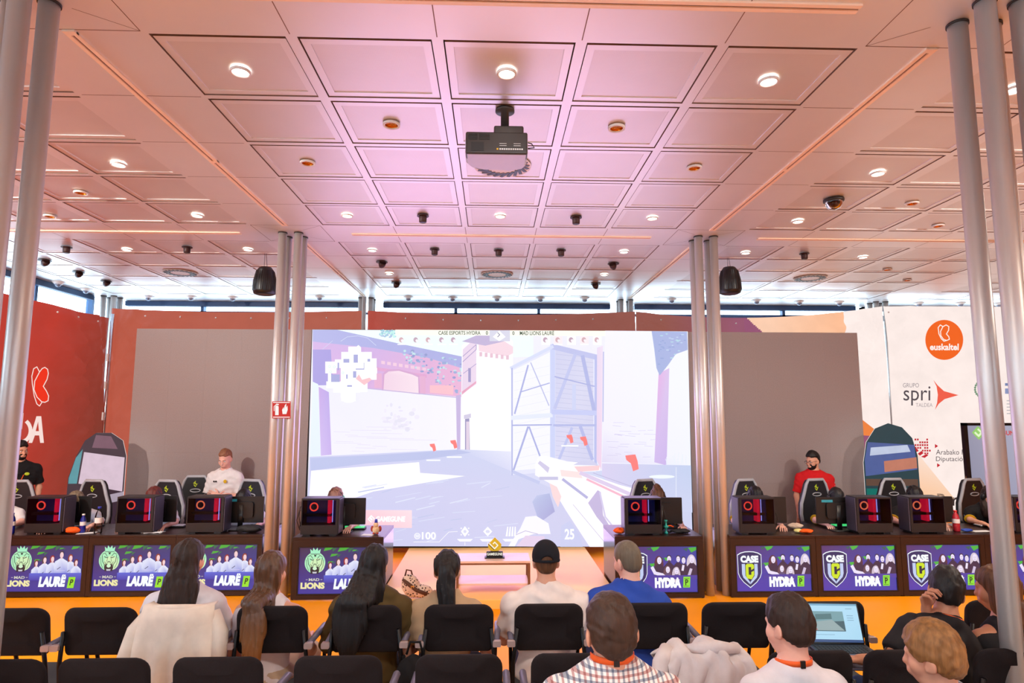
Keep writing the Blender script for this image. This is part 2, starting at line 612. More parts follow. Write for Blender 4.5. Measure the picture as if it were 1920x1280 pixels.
# ================================================================ LED walls, stage, banners
M_lit = mat('lit_screen', attr=True, es=1.03, var=0)
M_litp = mat('lit_panel', attr=True, es=1.0, var=0)
M_print = mat('printed_fabric', attr=True, rough=.75, spec=.25, var=.04, scale=3, bump=.04, bscale=30, emit=False)
M_decal = mat('printed_ink', attr=True, rough=.7, spec=.2, var=0, emit=False)
M_ledoff = mat('unlit_led_modules', L(150, 134, 132), .5, 0, .5, var=.05, scale=60, bump=.05, bscale=600)
M_black = mat('black_metal', L(22, 21, 22), .45, .3, var=.05)
M_stage = mat('peach_stage_vinyl', L(255, 196, 104), .45, 0, .35, var=.03, scale=2)
YS = 9.5

# platform in front of the screen
t = MB().span((-1.245, 6.93, 0), (1.415, 9.72, .1)).build('stage_platform', M_stage, bevel=.006)
tag(t, 'low peach vinyl stage platform below the lit screen', 'stage')


def led(name, x0, x1, z0, z1, label):
    t = thing(name, label, 'led wall', ((x0 + x1) / 2, YS, 0))
    w = x1 - x0
    c = MB().span((-w / 2, .012, z0), (w / 2, .13, z1)).build('cabinet', M_black, t)
    # rear legs that carry the wall
    for sx in (-1, 1):
        MB().span((sx * (w / 2 - .25) - .03, .13, .0), (sx * (w / 2 - .25) + .03, .19, z1 - .1)).span((sx * (w / 2 - .25) - .03, .06, 0), (sx * (w / 2 - .25) + .03, .7, .05)).build('leg', M_black, t)
    return t, w


for x0, x1, side in ((-5.495, -2.82, 'left'), (3.092, 5.84, 'right')):
    t, w = led('led_wall_panel', x0, x1, .1, 3.408, 'tall unlit grey brown LED panel %s of the lit screen' % side)
    f = MB()
    n = 5
    for i in range(n):
        for j in range(7):
            a = -w / 2 + w * i / n; h = (3.408 - .1) / 7
            f.span((a + .0003, 0, .1 + j * h + .0003), (a + w / n - .0003, .012, .1 + (j + 1) * h - .0003))
    f.build('screen_face', M_ledoff, t)

T_led, wl = led('led_video_wall', -2.815, 3.088, .1, 3.415, 'huge lit LED screen showing a pale courtyard game view')
class Washed(Pic):
    # the wall runs bright: its darker tones are lifted
    def poly(s, pts, col):
        f = lambda c: tuple(v + (l - v) * .06 for v, l in zip(c, (250, 249, 255)))
        return Pic.poly(s, pts, f(col) if not isinstance(col[0], (tuple, list)) else [f(c) for c in col])


P = Washed(lambda x, y, k: (lambda v: (v.x - T_led.location.x, .011 - .0001 * k, v.z))(atY(x, y, YS)))
SC = [(585.3, 617.5), (1288.5, 621.5), (1298.5, 1024.5), (573, 1023)]
P.poly(SC, (238, 237, 252))
# sky, roof band, brick wall and ivy at the upper left
P.poly([(620, 618), (1000, 620), (1000, 668), (868, 672)], (238, 255, 250))
P.poly([(586, 618), (632, 618), (745, 643), (866, 668), (868, 700), (790, 672), (700, 655), (586, 645)], (168, 172, 226))
P.poly([(586, 640), (700, 652), (800, 670), (866, 690), (866, 744), (690, 728), (586, 720)], [(205, 172, 226)] * 2 + [(232, 176, 212)] * 3 + [(214, 170, 222)] * 2)
P.poly([(586, 655), (620, 655), (624, 722), (586, 722)], (160, 150, 220))
random.seed(3)
for i in range(90):
    u = random.random(); x = 756 + u * 112; y = 655 + u * 18 + random.random() * (18 + u * 60)
    P.ell(x, y, random.uniform(1.5, 4), random.uniform(1.2, 3), random.choice([(150, 168, 214), (165, 190, 226), (190, 226, 232), (140, 150, 205)]), 7)
for i in range(60):
    P.ell(random.uniform(712, 742), random.uniform(619, 632), 2.2, 1.8, random.choice([(150, 205, 220), (190, 240, 235), (165, 190, 225)]), 7)
for x in range(715, 800, 11): P.poly([(x, 676 + (x - 715) * .16), (x + 7, 677 + (x - 715) * .16), (x + 7, 683 + (x - 715) * .16), (x, 682 + (x - 715) * .16)], (238, 200, 222))
P.poly([(705, 688), (800, 702), (800, 708), (705, 694)], (222, 160, 206))
P.poly([(716, 735), (718, 700), (726, 693), (748, 692), (775, 699), (786, 704), (788, 740)], (210, 160, 205))
P.poly([(719, 734), (721, 702), (729, 696), (748, 695), (773, 702), (784, 707), (785, 738)], [(236, 206, 226)] * 3 + [(244, 222, 234)] * 4)
P.rect(726 - 24, 700, 716, 727, (226, 172, 208)); P.rect(788, 705, 798, 738, (226, 172, 208))
P.poly([(806, 722), (850, 722), (850, 740), (806, 736)], (246, 190, 202))
P.poly([(600, 722), (680, 728), (856, 746), (856, 842), (720, 846), (604, 852)], [(232, 232, 250)] * 2 + [(244, 243, 253)] * 2 + [(240, 238, 250)] * 2)
P.line([(680, 727), (858, 745)], 1.6, (196, 180, 220))
for i in range(44):
    a = random.uniform(0, 6.28); r = random.uniform(2, 36)
    P.ell(748 + r * math.cos(a), 785 + .86 * r * math.sin(a), random.uniform(2, 6), random.uniform(1.5, 4.5), random.choice([(230, 226, 243), (236, 232, 247), (226, 224, 240)]), 8)
for i in range(16):
    y = 800 + i * 3; x = random.uniform(625, 760)
    P.line([(x, y), (x + random.uniform(20, 90), y + 1)], .7, (226, 218, 238))
P.poly([(586, 715), (597, 720), (603, 905), (580, 905)], (226, 238, 252))
P.poly([(598, 725), (617, 735), (622, 852), (602, 854)], [(192, 160, 226), (180, 160, 228), (196, 172, 234), (206, 184, 238)])
P.poly([(855, 741), (864, 740), (863, 846), (857, 844)], (196, 178, 222))
# tower
P.poly([(866, 648), (890, 628), (946, 622), (962, 640), (962, 850), (864, 852)], (251, 249, 254))
P.poly([(868, 655), (893, 632), (893, 720), (866, 738)], (232, 212, 234))
P.poly([(897, 634), (946, 640), (962, 650), (962, 662), (950, 668), (898, 658)], (243, 214, 226))
for i in range(6): P.rect(899 + i * 10, 660 + i * 1.2, 904 + i * 10, 668 + i * 1.2, (228, 190, 208))
P.line([(868, 668), (893, 646), (893, 655), (868, 678)], 1.2, (168, 152, 200)); P.line([(869, 700), (893, 682)], 1.2, (176, 160, 206))
P.rect(878, 690, 883, 716, (156, 146, 196)); P.poly([(866, 734), (893, 714), (893, 718), (866, 740)], (228, 160, 190))
P.poly([(870, 778), (883, 775), (883, 783), (870, 785)], (206, 200, 226)); P.poly([(872, 785), (880, 784), (881, 850), (872, 846)], (150, 144, 188)); P.rect(874, 790, 880, 845, (222, 206, 226))
P.poly([(866, 640), (910, 622), (945, 640), (910, 648)], (190, 176, 214)); P.ell(938, 628, 14, 9, (208, 206, 226)); P.ell(938, 628, 7, 5, (246, 246, 250))
# courtyard floor with bands of light
P.poly([(581, 856), (860, 842), (960, 846), (962, 884), (1294, 880), (1298.5, 1024.5), (573, 1023)], [(206, 206, 240), (202, 208, 240), (228, 230, 248), (214, 216, 244), (196, 208, 238), (206, 206, 238), (200, 202, 240)])
P.poly([(582, 858), (700, 853), (858, 843), (884, 848), (790, 862), (690, 868), (583, 882)], (184, 192, 232))
P.poly([(584, 882), (786, 866), (788, 886), (872, 892), (700, 921), (668, 932), (640, 946), (578, 960)], (253, 253, 255))
for i in range(40):
    x = random.uniform(650, 940); y = random.uniform(900, 1015)
    P.line([(x, y), (x + random.uniform(15, 50), y - random.uniform(2, 9))], random.uniform(.6, 2.2), random.choice([(196, 202, 236), (216, 220, 246), (222, 226, 248)]))
# stacked crate frame on the right
P.poly([(958, 688), (1036, 648), (1119, 668), (1128, 660), (1128, 850), (1117, 884), (1036, 884), (958, 890)], (226, 228, 249))
P.poly([(962, 694), (1031, 660), (1031, 876), (962, 882)], (243, 244, 254))
P.poly([(1041, 655), (1112, 672), (1112, 876), (1041, 876)], [(206, 208, 238), (214, 214, 238), (206, 206, 236), (214, 214, 242)])
for y in range(664, 880, 9):
    P.line([(1042, y), (1112, y + 7)], .6, (188, 190, 226))
for y in range(700, 880, 16):
    P.line([(964, y), (1030, y - 14)], .5, (226, 226, 244))
BL = (172, 178, 226)
P.line([(1036, 648), (1036, 884)], 9, (204, 211, 246)); P.line([(1036, 650), (1119, 670)], 10, (192, 196, 236)); P.line([(958, 690), (1036, 650)], 6, (216, 222, 248))
P.line([(960, 690), (960, 890)], 2, BL); P.line([(1117, 668), (1116, 880)], 5, (186, 192, 236))
P.line([(965, 775), (990, 685)], 3, BL); P.line([(995, 680), (1029, 760)], 2, (188, 192, 230)); P.line([(975, 735), (1030, 718)], 2, BL)
P.line([(1040, 765), (1078, 665)], 6, (194, 199, 238)); P.line([(1092, 668), (1114, 772)], 7, (178, 184, 230)); P.line([(1040, 706), (1114, 724)], 2.2, BL); P.line([(1076, 722), (1076, 768)], 7, (206, 212, 244))
P.line([(960, 783), (1034, 778)], 8, (228, 234, 252)); P.line([(1036, 772), (1118, 774)], 9, (198, 204, 244)); P.line([(960, 797), (1034, 796)], 2.5, BL); P.line([(1038, 797), (1116, 797)], 4, (182, 188, 232))
P.line([(963, 880), (990, 800)], 3.5, BL); P.line([(992, 800), (1015, 862)], 3, BL); P.line([(1044, 870), (1072, 802)], 5, (190, 196, 238)); P.line([(1088, 800), (1110, 860)], 6, (180, 186, 232)); P.line([(962, 884), (1010, 904)], 6, (196, 202, 238))
P.poly([(1119, 652), (1130, 648), (1127, 880), (1118, 862)], [(232, 216, 240), (238, 222, 242), (240, 208, 232), (232, 206, 234)])
P.line([(1131, 660), (1130, 790)], 2, (186, 188, 230))
# bright wall, post and foliage at the far right
P.poly([(1134, 620), (1288.5, 621.5), (1294.5, 872), (1128, 866), (1131, 800)], [(243, 242, 254), (240, 244, 254), (238, 240, 252), (222, 216, 242), (240, 238, 252)])
for i in range(26):
    x = random.uniform(1132, 1220); y = random.uniform(790, 862)
    P.line([(x, y), (x + random.uniform(8, 24), y + random.uniform(-1, 2))], .6, (206, 198, 232))
P.poly([(1234, 700), (1254, 690), (1249, 872), (1226, 866)], [(222, 172, 226), (214, 190, 232), (198, 176, 232), (204, 180, 234)])
P.poly([(1221, 621), (1287, 622), (1288.5, 656), (1266, 664), (1252, 684), (1236, 704), (1230, 690), (1226, 655)], (160, 174, 222))
for i in range(36):
    u = random.random(); P.ell(1228 + u * 56, 624 + random.random() * (66 - u * 34), random.uniform(1.5, 4), 1.1, random.choice([(186, 206, 236), (140, 160, 214), (176, 214, 230)]), 7)
P.poly([(1128, 868), (1294.5, 872), (1297, 960), (1180, 950), (1128, 890)], [(214, 206, 238), (190, 204, 236), (204, 210, 240), (206, 206, 240), (216, 206, 240)])
P.ell(1240, 893, 24, 3.5, (238, 246, 250))
for i in range(14):
    x = 1248 + i * 3; P.line([(x, 871), (x + random.uniform(-5, 5), 871 - random.uniform(9, 24))], .8, (232, 238, 250))
# held equipment in the foreground: pale angular shapes
P.poly([(1004, 868), (1012, 854), (1030, 856), (1062, 864), (1100, 868), (1124, 874), (1124, 882), (1090, 884), (1160, 908), (1230, 926), (1262, 950), (1286, 1024), (1105, 1024), (1060, 955), (1030, 905), (1003, 890)], (253, 251, 255))
P.poly([(1076, 874), (1124, 872), (1122, 881), (1084, 884)], (250, 205, 210)); P.poly([(1074, 871), (1090, 863), (1112, 864), (1122, 872)], (206, 206, 236)); P.poly([(1050, 880), (1086, 884), (1092, 896), (1052, 892)], (251, 226, 226))
P.poly([(1008, 868), (1012, 863), (1030, 876), (1027, 886)], (206, 200, 230)); P.rect(1011, 893, 1046, 899, (198, 196, 228))
P.line([(1055, 898), (1100, 932)], 5, (184, 182, 224)); P.line([(1088, 886), (1200, 934)], 7, (222, 206, 236)); P.line([(1100, 898), (1215, 952)], 4, (246, 186, 206)); P.line([(1112, 886), (1180, 910), (1200, 910)], 1.2, (190, 184, 220))
P.poly([(1102, 942), (1120, 918), (1126, 922), (1130, 965), (1150, 998), (1138, 992), (1118, 968)], (196, 182, 222)); P.line([(1124, 922), (1134, 968), (1160, 1000)], 3, (214, 206, 238))
P.poly([(1030, 905), (1044, 912), (1052, 930), (1046, 950), (1036, 930)], (252, 216, 218)); P.line([(1074, 945), (1140, 1024)], 1, (206, 200, 226))
P.poly([(998, 940), (1006, 928), (1030, 924), (1040, 958), (1018, 974), (1008, 970)], [(184, 192, 230), (190, 198, 234), (176, 184, 226), (166, 166, 216), (172, 172, 220), (176, 182, 226)])
P.poly([(953, 1023), (975, 990), (985, 968), (1005, 966), (1028, 980), (1032, 1000), (1000, 1000), (972, 1010), (965, 1023)], (248, 246, 254)); P.poly([(968, 1023), (985, 1003), (1020, 1004), (1026, 1024)], (226, 206, 234)); P.line([(966, 1002), (985, 994), (1008, 1000)], 1.2, (190, 184, 220))
P.poly([(1052, 985), (1068, 975), (1085, 1000), (1092, 1024), (1050, 1024)], (200, 204, 240))
RD = (253, 120, 116)
for x, y, s in ((812, 838, 1), (851, 832, 1.1), (1068, 822, 1.1), (1094, 826, 1.2), (1184, 866, 2.1)):
    P.poly([(x - 6 * s, y - 6 * s), (x + 3 * s, y - 7 * s), (x + 5 * s, y - 1 * s), (x + 6 * s, y + 6 * s), (x + 1 * s, y + 8 * s), (x - 1 * s, y + 1 * s), (x - 5 * s, y - 2 * s)], RD)
for x0, y0, x1 in ((800, 861, 826), (838, 855, 866), (1052, 834, 1084)): P.rect(x0, y0, x1, y0 + 2.6, (250, 252, 255))
# map overlay
WH = (253, 253, 255)
for a, b, c, d in ((641, 660, 684, 676), (654, 650, 677, 662), (629, 674, 645, 690), (641, 676, 700, 690), (611, 678, 632, 700), (640, 690, 664, 745), (664, 684, 690, 735), (688, 672, 707, 712), (616, 700, 622, 725), (613, 715, 640, 728), (626, 726, 676, 736), (676, 700, 706, 706), (641, 735, 668, 752), (680, 660, 698, 690), (664, 716, 676, 736), (700, 690, 708, 700)):
    P.rect(a, b, c, d, WH)
P.poly([(664, 660), (664, 655), (673, 647), (678, 652), (678, 662)], WH); P.ell(655, 749, 12, 6, WH); P.ell(660, 683, 9, 7, WH)
for a, b, c, d in ((664, 665, 672, 680), (645, 673, 656, 680), (622, 702, 638, 716), (663, 696, 669, 708), (650, 702, 653, 710), (634, 680, 637, 694), (683, 680, 684, 692), (668, 691, 684, 693), (652, 722, 661, 725), (690, 673, 695, 678)): P.rect(a, b, c, d, (160, 164, 216))
P.line([(640, 640), (652, 632), (672, 630), (690, 634), (706, 648)], .8, (214, 222, 246)); P.line([(606, 655), (625, 639)], .8, (206, 210, 240))
for x, y in ((619, 687), (628, 688), (621, 697), (644, 699)): P.ell(x, y, 2.4, 2.4, (196, 236, 226)); P.ell(x, y, 1.5, 1.5, WH)
P.poly([(668, 710), (674, 702), (680, 712), (694, 708), (698, 712), (684, 722), (676, 716)], (250, 190, 198))
# score strip with the two team names
P.poly([(742, 618.4), (1134, 620.6), (1134, 630.5), (742, 628.5)], (254, 255, 240)); P.rect(918, 619.5, 956, 640, (214, 214, 232)); P.poly([(924, 632), (936, 620), (948, 632), (936, 640)], WH)
DK = (52, 74, 56)
P.text('CASE ESPORTS HYDRA', 822.5, 621, 901, 628, DK, .012); P.text('0', 911, 621, 915, 628, DK, .015); P.text('0', 960.5, 621.4, 964.5, 628.4, DK, .015); P.text('MAD LIONS LAURË', 974.5, 619.6, 1038.5, 628.6, DK, .012)
P.line([(933, 624), (937, 628), (933, 632)], 1.3, (120, 120, 150))
for i, x in enumerate((754, 781, 804, 829, 851, 1023, 1046, 1071, 1095, 1119)):
    c = random.choice([(190, 160, 180), (160, 165, 195), (210, 170, 180)])
    if i > 4: P.rect(x - 8, 631, x + 8, 645, [(250, 236, 240), WH][i % 2])
    P.ell(x - 1, 637.5, 4.4, 5, c, 9); P.ell(x + 1, 639, 2.6, 2.8, (246, 240, 246), 8); P.rect(x - 8, 645, x + 8, 647, (252, 252, 255))
# sponsor strip and head-up figures
P.poly([(686, 955), (773, 955.4), (773, 988.4), (684, 988)], [(255, 206, 218), (254, 222, 230), (254, 214, 224), (255, 190, 206)])
P.poly([(690, 972), (697, 964), (704, 971), (697, 978.5)], WH); P.line([(693, 971), (698, 976), (701, 972), (697, 968)], 1.3, (250, 200, 212)); P.text('GAMEGUNE', 705, 966.5, 760, 977, WH, .05, 1)
P.ell(783, 1003.5, 5.8, 5.8, WH); P.ell(783, 1003.5, 4.6, 4.6, (216, 220, 244)); P.text('50', 779.8, 1001.2, 786.2, 1005.8, WH, .02)
P.text('100', 791.5, 996, 818, 1010, WH, .03); P.line([(776, 1014.5), (824, 1014.5), (836, 1002), (842, 996), (858, 995)], .9, WH)
for x in (872, 914.5, 957): P.poly([(x - 15, 1009), (x + 15, 1009), (x + 10, 1013.6), (x - 10, 1013.6)], WH); P.rect(x - .5, 1015, x + .5, 1021, WH)
P.poly([(872, 985), (879.5, 995), (872, 1005), (864.5, 995)], WH); P.ell(872, 995, 3, 3, (214, 216, 242))
for q in ((865, 989), (879, 989), (865, 1001), (879, 1001)): P.ell(q[0], q[1], 1.4, 1.4, WH, 8)
P.poly([(914.5, 986), (923, 995), (914.5, 1004), (906, 995)], WH); P.ell(914.5, 995, 4, 3, (214, 216, 242))
for k in range(4): P.poly([(948 + k * 5.2, 1004), (951 + k * 4.6, 986), (953 + k * 4.6, 986), (951.5 + k * 5.2, 1004)], WH)
P.text('25', 1058, 990, 1076, 1010, WH, .03); P.line([(1266, 875), (1266, 960)], .6, WH)
P.build('screen_picture', M_lit, T_led)

# ---------------------------------------------------------------- banners


def crease(pts, amp=.03, fr=15):
    def f(x, z, s=0):
        d = 0
        for i, (px, pz) in enumerate(pts):
            r = math.hypot(x - px, z - pz); a = math.atan2(z - pz, x - px)
            d += 1.7 * amp * (.6 * math.sin(fr * a + i * 1.7) + .4 * math.sin(fr * 2.1 * a + i)) * math.exp(-r / 1.2) * min(1, r * 1.6)
        return d + .012 * math.sin(x * 1.9 + s) * math.sin(z * .8)
    return f


RED, ORG, BRN, PUR, PCH, WHT = (186, 58, 46), (184, 86, 66), (146, 84, 74), (150, 86, 110), (252, 206, 176), (252, 236, 230)


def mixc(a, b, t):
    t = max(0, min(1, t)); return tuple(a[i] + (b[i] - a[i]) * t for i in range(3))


def eyelets(t, pts):
    for p in pts:
        MB().sphere(p, .017, 10, 6).build('eyelet', M_whitep, t)


def banner(name, label, a, b, z0, za, zb, sag, cr, colf, nu, nv, out, ey=()):
    """fabric from point a to point b (x,y), top heights za..zb; out = unit vector to the front"""
    t = thing(name, label, 'banner', (0, 0, 0))
    A, B, O = Vector((a[0], a[1], 0)), Vector((b[0], b[1], 0)), Vector((out[0], out[1], 0))
    Ln = (B - A).length

    def at(u, v, off=0.):
        zt = za + (zb - za) * u - sag * 4 * u * (1 - u)
        z = z0 + (zt - z0) * v
        p = A.lerp(B, u) + O * (cr(u * Ln, z) + off); p.z = z
        return p
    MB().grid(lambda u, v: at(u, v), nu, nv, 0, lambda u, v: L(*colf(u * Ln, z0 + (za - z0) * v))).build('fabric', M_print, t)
    eyelets(t, [at(u, 1 - .03, .012) for u in ey])
    return t, at


# red banner along the left side, with lettering
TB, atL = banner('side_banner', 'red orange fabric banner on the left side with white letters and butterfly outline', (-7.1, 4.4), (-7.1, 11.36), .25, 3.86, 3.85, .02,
                 crease([(6.96, 3.6), (6.96, 2.75), (6.96, 2.1), (6.96, 1.5)], .045, 13), lambda u, z: mixc(RED, (128, 58, 46), (u - 5.2) / 2.0 + (2.2 - z) * .14), 150, 60, (1, 0), (.62, .72, .80, .88, .95))  # browner towards the far corner, shade put into the cloth colour


def mL(x, y, k):
    r = ray(x, y); s = -7.03 / r.x
    return (-7.03 + .0004 * k, r.y * s, CZ + r.z * s)


Q = Pic(mL); LW = (248, 222, 214)
Q.poly([(46.5, 699), (50.5, 700), (45.5, 756), (40, 755)], LW)
wing = [(74, 697), (79, 690.5), (84, 688.5), (89, 692), (90.5, 700), (88, 711), (81, 724), (87, 733), (91, 742), (90, 751), (84, 754), (78, 753), (69, 744), (63.5, 730), (65, 714)]
wing2 = [(74, 697), (69, 687.5), (63, 691), (59.5, 705), (60.5, 720), (64, 742), (69, 757), (74, 761), (79, 753)]
Q.poly(wing2, (214, 52, 36)); Q.poly(wing, (238, 52, 28)); Q.line(wing2, 1.7, LW); Q.line(wing, 1.7, LW, True)
Q.line([(39 + 18 * math.sin(math.radians(a)), 807 - 21 * math.cos(math.radians(a))) for a in range(38, 325, 12)], 7, LW); Q.poly([(39, 774), (44, 774), (41, 804), (36, 804)], LW)
Q.poly([(68, 780), (77, 780), (82, 830), (75, 830), (73, 816), (65, 816), (60, 830), (53, 830)], LW); Q.poly([(71, 790), (72.5, 808), (66.5, 808)], (190, 62, 46))
Q.build('lettering', M_decal, TB)

banner('backdrop_banner', 'orange brown creased fabric banner behind the left unlit LED panel', (-7.05, 11.36), (-2.44, 11.42), .25, 4.03, 4.03, .05,
       crease([(.0, 4.0), (.0, 3.3), (.0, 2.7), (.0, 2.1), (.0, 1.5), (4.6, 4.0)], .045, 12), lambda u, z: mixc(ORG, (176, 92, 74), u / 3), 120, 60, (0, -1), (.13, .27, .41, .55, .70, .85))
banner('backdrop_banner', 'dark red brown fabric banner above the lit screen between two column clusters', (-2.36, 11.42), (2.72, 11.42), .25, 4.03, 4.05, .07,
       crease([(.0, 4.0), (5.05, 4.02)], .05, 12), lambda u, z: mixc((178, 74, 62), BRN, u / 1.8), 120, 60, (0, -1), (.14, .28, .42, .56, .70, .84))


def colC(u, z):
    if u < 2.1: return mixc(BRN, PUR, (u - .5) / 1.5)
    if u - 2.0 < (4.1 - z) * 1.0 + .1: return (150, 84, 116)
    if u < 4.05: return mixc(PCH, (252, 190, 150), (u - 2.6) / 1.4)
    return WHT


banner('backdrop_banner', 'fabric banner fading from brown purple to white behind the right unlit LED panel', (2.73, 11.42), (7.56, 11.42), .25, 4.05, 4.19, .17,
       crease([(.0, 4.02), (4.83, 4.1), (4.83, 3.2)], .05, 12), colC, 380, 130, (0, -1), (.1, .25, .4))
TW, atW = banner('sponsor_banner', 'white pink fabric banner with sponsor logos at the far right', (7.58, 11.42), (12.4, 11.42), .25, 4.19, 4.22, .01,
                 crease([(.0, 4.1), (.0, 3.2)], .05, 11), lambda u, z: WHT, 90, 60, (0, -1), (.02, .5))


def mW(x, y, k):
    v = atY(x, y, 11.33); return (v.x, 11.33 - .0004 * k, v.z)


Q = Pic(mW)
Q.poly([(1658, 818), (1690, 812), (1790, 935), (1658, 935)], [(253, 226, 206), (253, 232, 222), (250, 206, 170), (250, 190, 140)])
Q.build('warm_print', M_decal, TW)
Q = Pic(mW)
Q.ell(1770.5, 637, 35.5, 37.5, (243, 102, 34), 40)


def bfly(Q, cx, cy, s, w, col):
    a = [(-2, -12), (4, -15), (9, -12), (8.5, -5), (4.5, 2), (9, 7), (10, 12), (5, 14), (-1, 12), (-6, 5), (-6.5, -3)]
    b = [(-2, -12), (-7, -15), (-11, -10), (-9.5, 2), (-5, 11), (0, 15.5), (5, 14)]
    Q.line([(cx + p[0] * s, cy + p[1] * s) for p in b], w, col); Q.line([(cx + p[0] * s, cy + p[1] * s) for p in a], w, col, True)


bfly(Q, 1770, 624, 1.0, 1.7, (255, 240, 232)); Q.text('euskaltel', 1743.5, 644, 1797.5, 656.5, (255, 244, 238), .03)
Q.build('round_logo', M_decal, TW)
GR = (86, 78, 84)
Q = Pic(mW)
Q.text('GRUPO', 1693, 718, 1723, 726, (150, 140, 146), .0); Q.text('spri', 1694, 724, 1744.5, 760, GR, .0); Q.text('TALDEA', 1717, 755.5, 1748.5, 762.5, (168, 156, 160), .0)
arc = [(1750, 712), (1758, 722), (1770, 733), (1797, 740.5), (1771, 748), (1760, 757), (1753, 768), (1757, 755), (1758.5, 740), (1756, 724)]
Q.build('logo_lettering', M_decal, TW)
Q = Pic(mW); Q.poly(arc, (240, 96, 74)); Q.build('arrow_logo', M_decal, TW)
Q = Pic(mW)
Q.line([(1850, 713), (1838, 713), (1838, 744), (1850, 744)], 1.5, (120, 126, 122))
for k in range(10):
    a = math.radians(110 + k * 16); Q.ell(1842 + 14 * math.cos(a), 729 + 15 * math.sin(a), 2.2, 2.2, (120, 150, 124), 8)
Q.rect(1838, 727, 1850, 731, (90, 160, 110)); Q.rect(1884, 718, 1900, 723, (120, 134, 176)); Q.rect(1884, 728, 1900, 738, (140, 150, 190))
for k in range(5): Q.rect(1887, 750 + k * 6, 1900, 752 + k * 6, (196, 190, 192))
Q.build('crest_logo', M_decal, TW)
CR = (196, 40, 52)
Q = Pic(mW)
for row, cols in enumerate(('001100010', '000011110', '011111110', '101110110', '000001111', '000000110')):
    for c, ch in enumerate(cols):
        if ch == '1': Q.rect(1706 + c * 4.4, 822 + row * 5.2, 1709.2 + c * 4.4, 825.4 + row * 5.2, CR)
for q in ([(1705, 838), (1712, 833), (1716, 838), (1708, 843)], [(1710, 845), (1718, 840), (1722, 845), (1716, 848)], [(1720, 850), (1727, 845), (1731, 849), (1724, 854)], [(1726, 856), (1736, 851), (1740, 853), (1733, 858)]): Q.poly(q, CR)
Q.build('mosaic_logo', M_decal, TW)
for x, y in ((1753, 836), (1757, 872)): Q = Pic(mW); Q.poly([(x, y - 4), (x + 6, y), (x, y + 4)], CR); Q.build('arrow_mark', M_decal, TW)
Q = Pic(mW)
Q.text('Arabako Foru', 1755, 842.5, 1826, 852, GR, .0); Q.text('Diputación Foral', 1755, 855.5, 1842, 867, GR, .0)
Q.build('council_lettering', M_decal, TW)
Q = Pic(mW)
Q.text('Par', 1757, 925, 1797, 948, (60, 48, 48), .02); Q.text('k', 1798, 920, 1806, 948, (124, 160, 60), .02)
Q.build('park_lettering', M_decal, TW)
Q = Pic(mW)
Q.poly([(1616, 786), (1657, 818), (1617, 816)], (240, 132, 66)); Q.poly([(1617, 880), (1657, 850), (1657, 935), (1617, 935)], (252, 214, 196))
Q.build('printed_wedge', M_decal, TW)

# pole that the left banners are laced to, with thin clips
M_chrome = mat('chrome_tube', L(210, 212, 222), .12, 1, var=.02)
t = thing('banner_pole', 'thin chrome pole in the corner between the red side banner and the orange one', 'pole', (-6.93, 11.2, 0))
MB().lathe([(.028, 0), (.028, 3.9)], n=16).build('tube', M_chrome, t)
MB().lathe([(.14, 0), (.14, .012)], n=24).build('base_plate', M_chrome, t)
for z in (1.5, 2.05, 2.6, 3.1): MB().box((.0, -.045, z), (.03, .05, .14)).build('clip', M_whitep, t)
t = thing('banner_pole', 'thin grey pole in front of the banner joint left of the lit screen top', 'pole', (-2.38, 11.18, 0))
MB().lathe([(.04, 0), (.04, 4.25)], n=16).build('tube', M_steel, t); MB().lathe([(.15, 0), (.15, .012)], n=24).build('base_plate', M_steel, t)

# red safety sign on the tube left of the screen
t = thing('safety_sign', 'red fire extinguisher sign on the steel tube left of the lit screen', 'sign', (-2.505, 7.34, 0))
p0, p1 = atY(510.5, 752, 7.34), atY(545, 784, 7.34)
MB().span((p0.x + 2.505, 0, p1.z), (p1.x + 2.505, .006, p0.z)).build('plate', mat('sign_back', L(200, 200, 200), .5), t)
Q = Pic(lambda x, y, k: (lambda v: (v.x + 2.505, -.0006 - .0003 * k, v.z))(atY(x, y, 7.34)))
Q.rect(510.5, 752, 545, 784, (206, 40, 34)); Wt = (250, 244, 240)
for q in ([(512, 753.5), (543.5, 753.5), (543.5, 755), (512, 755)], [(512, 781), (543.5, 781), (543.5, 782.5), (512, 782.5)]): Q.poly(q, Wt)
Q.poly([(516, 762), (517.5, 760), (521, 760), (522.5, 762), (522.5, 778), (516, 778)], Wt); Q.poly([(518, 756.5), (523, 757), (523, 759), (518, 759)], Wt); Q.line([(518, 758), (514, 762), (514, 770)], 1.2, Wt)
Q.poly([(530, 776), (529, 768), (532, 763), (532, 768), (534, 760), (537, 756), (536.5, 764), (539, 760), (539.5, 768), (537, 776)], Wt)
Q.build('pictogram', M_decal, t)

# low table with the trophy sign in front of the screen
tt = thing('low_table', 'low pale wood two-tier table standing on the stage below the lit screen', 'table', (.02, 7.34, .1))
M_pale = mat('pale_table_laminate', L(232, 196, 180), .35, 0, .5, var=.04, scale=5, stretch=(.3, 3, 3)); M_tleg = mat('brown_table_leg', L(120, 74, 44), .5, var=.06)
MB().span((-.42, -.2, .335), (.42, .2, .36)).build('tabletop', M_pale, tt, bevel=.003)
MB().span((-.40, -.18, .09), (.40, .18, .11)).build('lower_shelf', M_pale, tt, bevel=.003)
for sx in (-1, 1):
    for sy in (-1, 1): MB().span((sx * .405 - .014, sy * .185 - .014, 0), (sx * .405 + .014, sy * .185 + .014, .335)).build('leg', M_tleg, tt)
MB().span((-.40, -.2, .318), (.40, -.185, .335)).build('apron', M_tleg, tt)
tr = thing('trophy_sign', 'yellow diamond logo sign on the low table below the lit screen', 'sign', (.035, 7.30, .461))
M_yel = mat('yellow_acrylic', L(206, 184, 44), .35, var=.03)
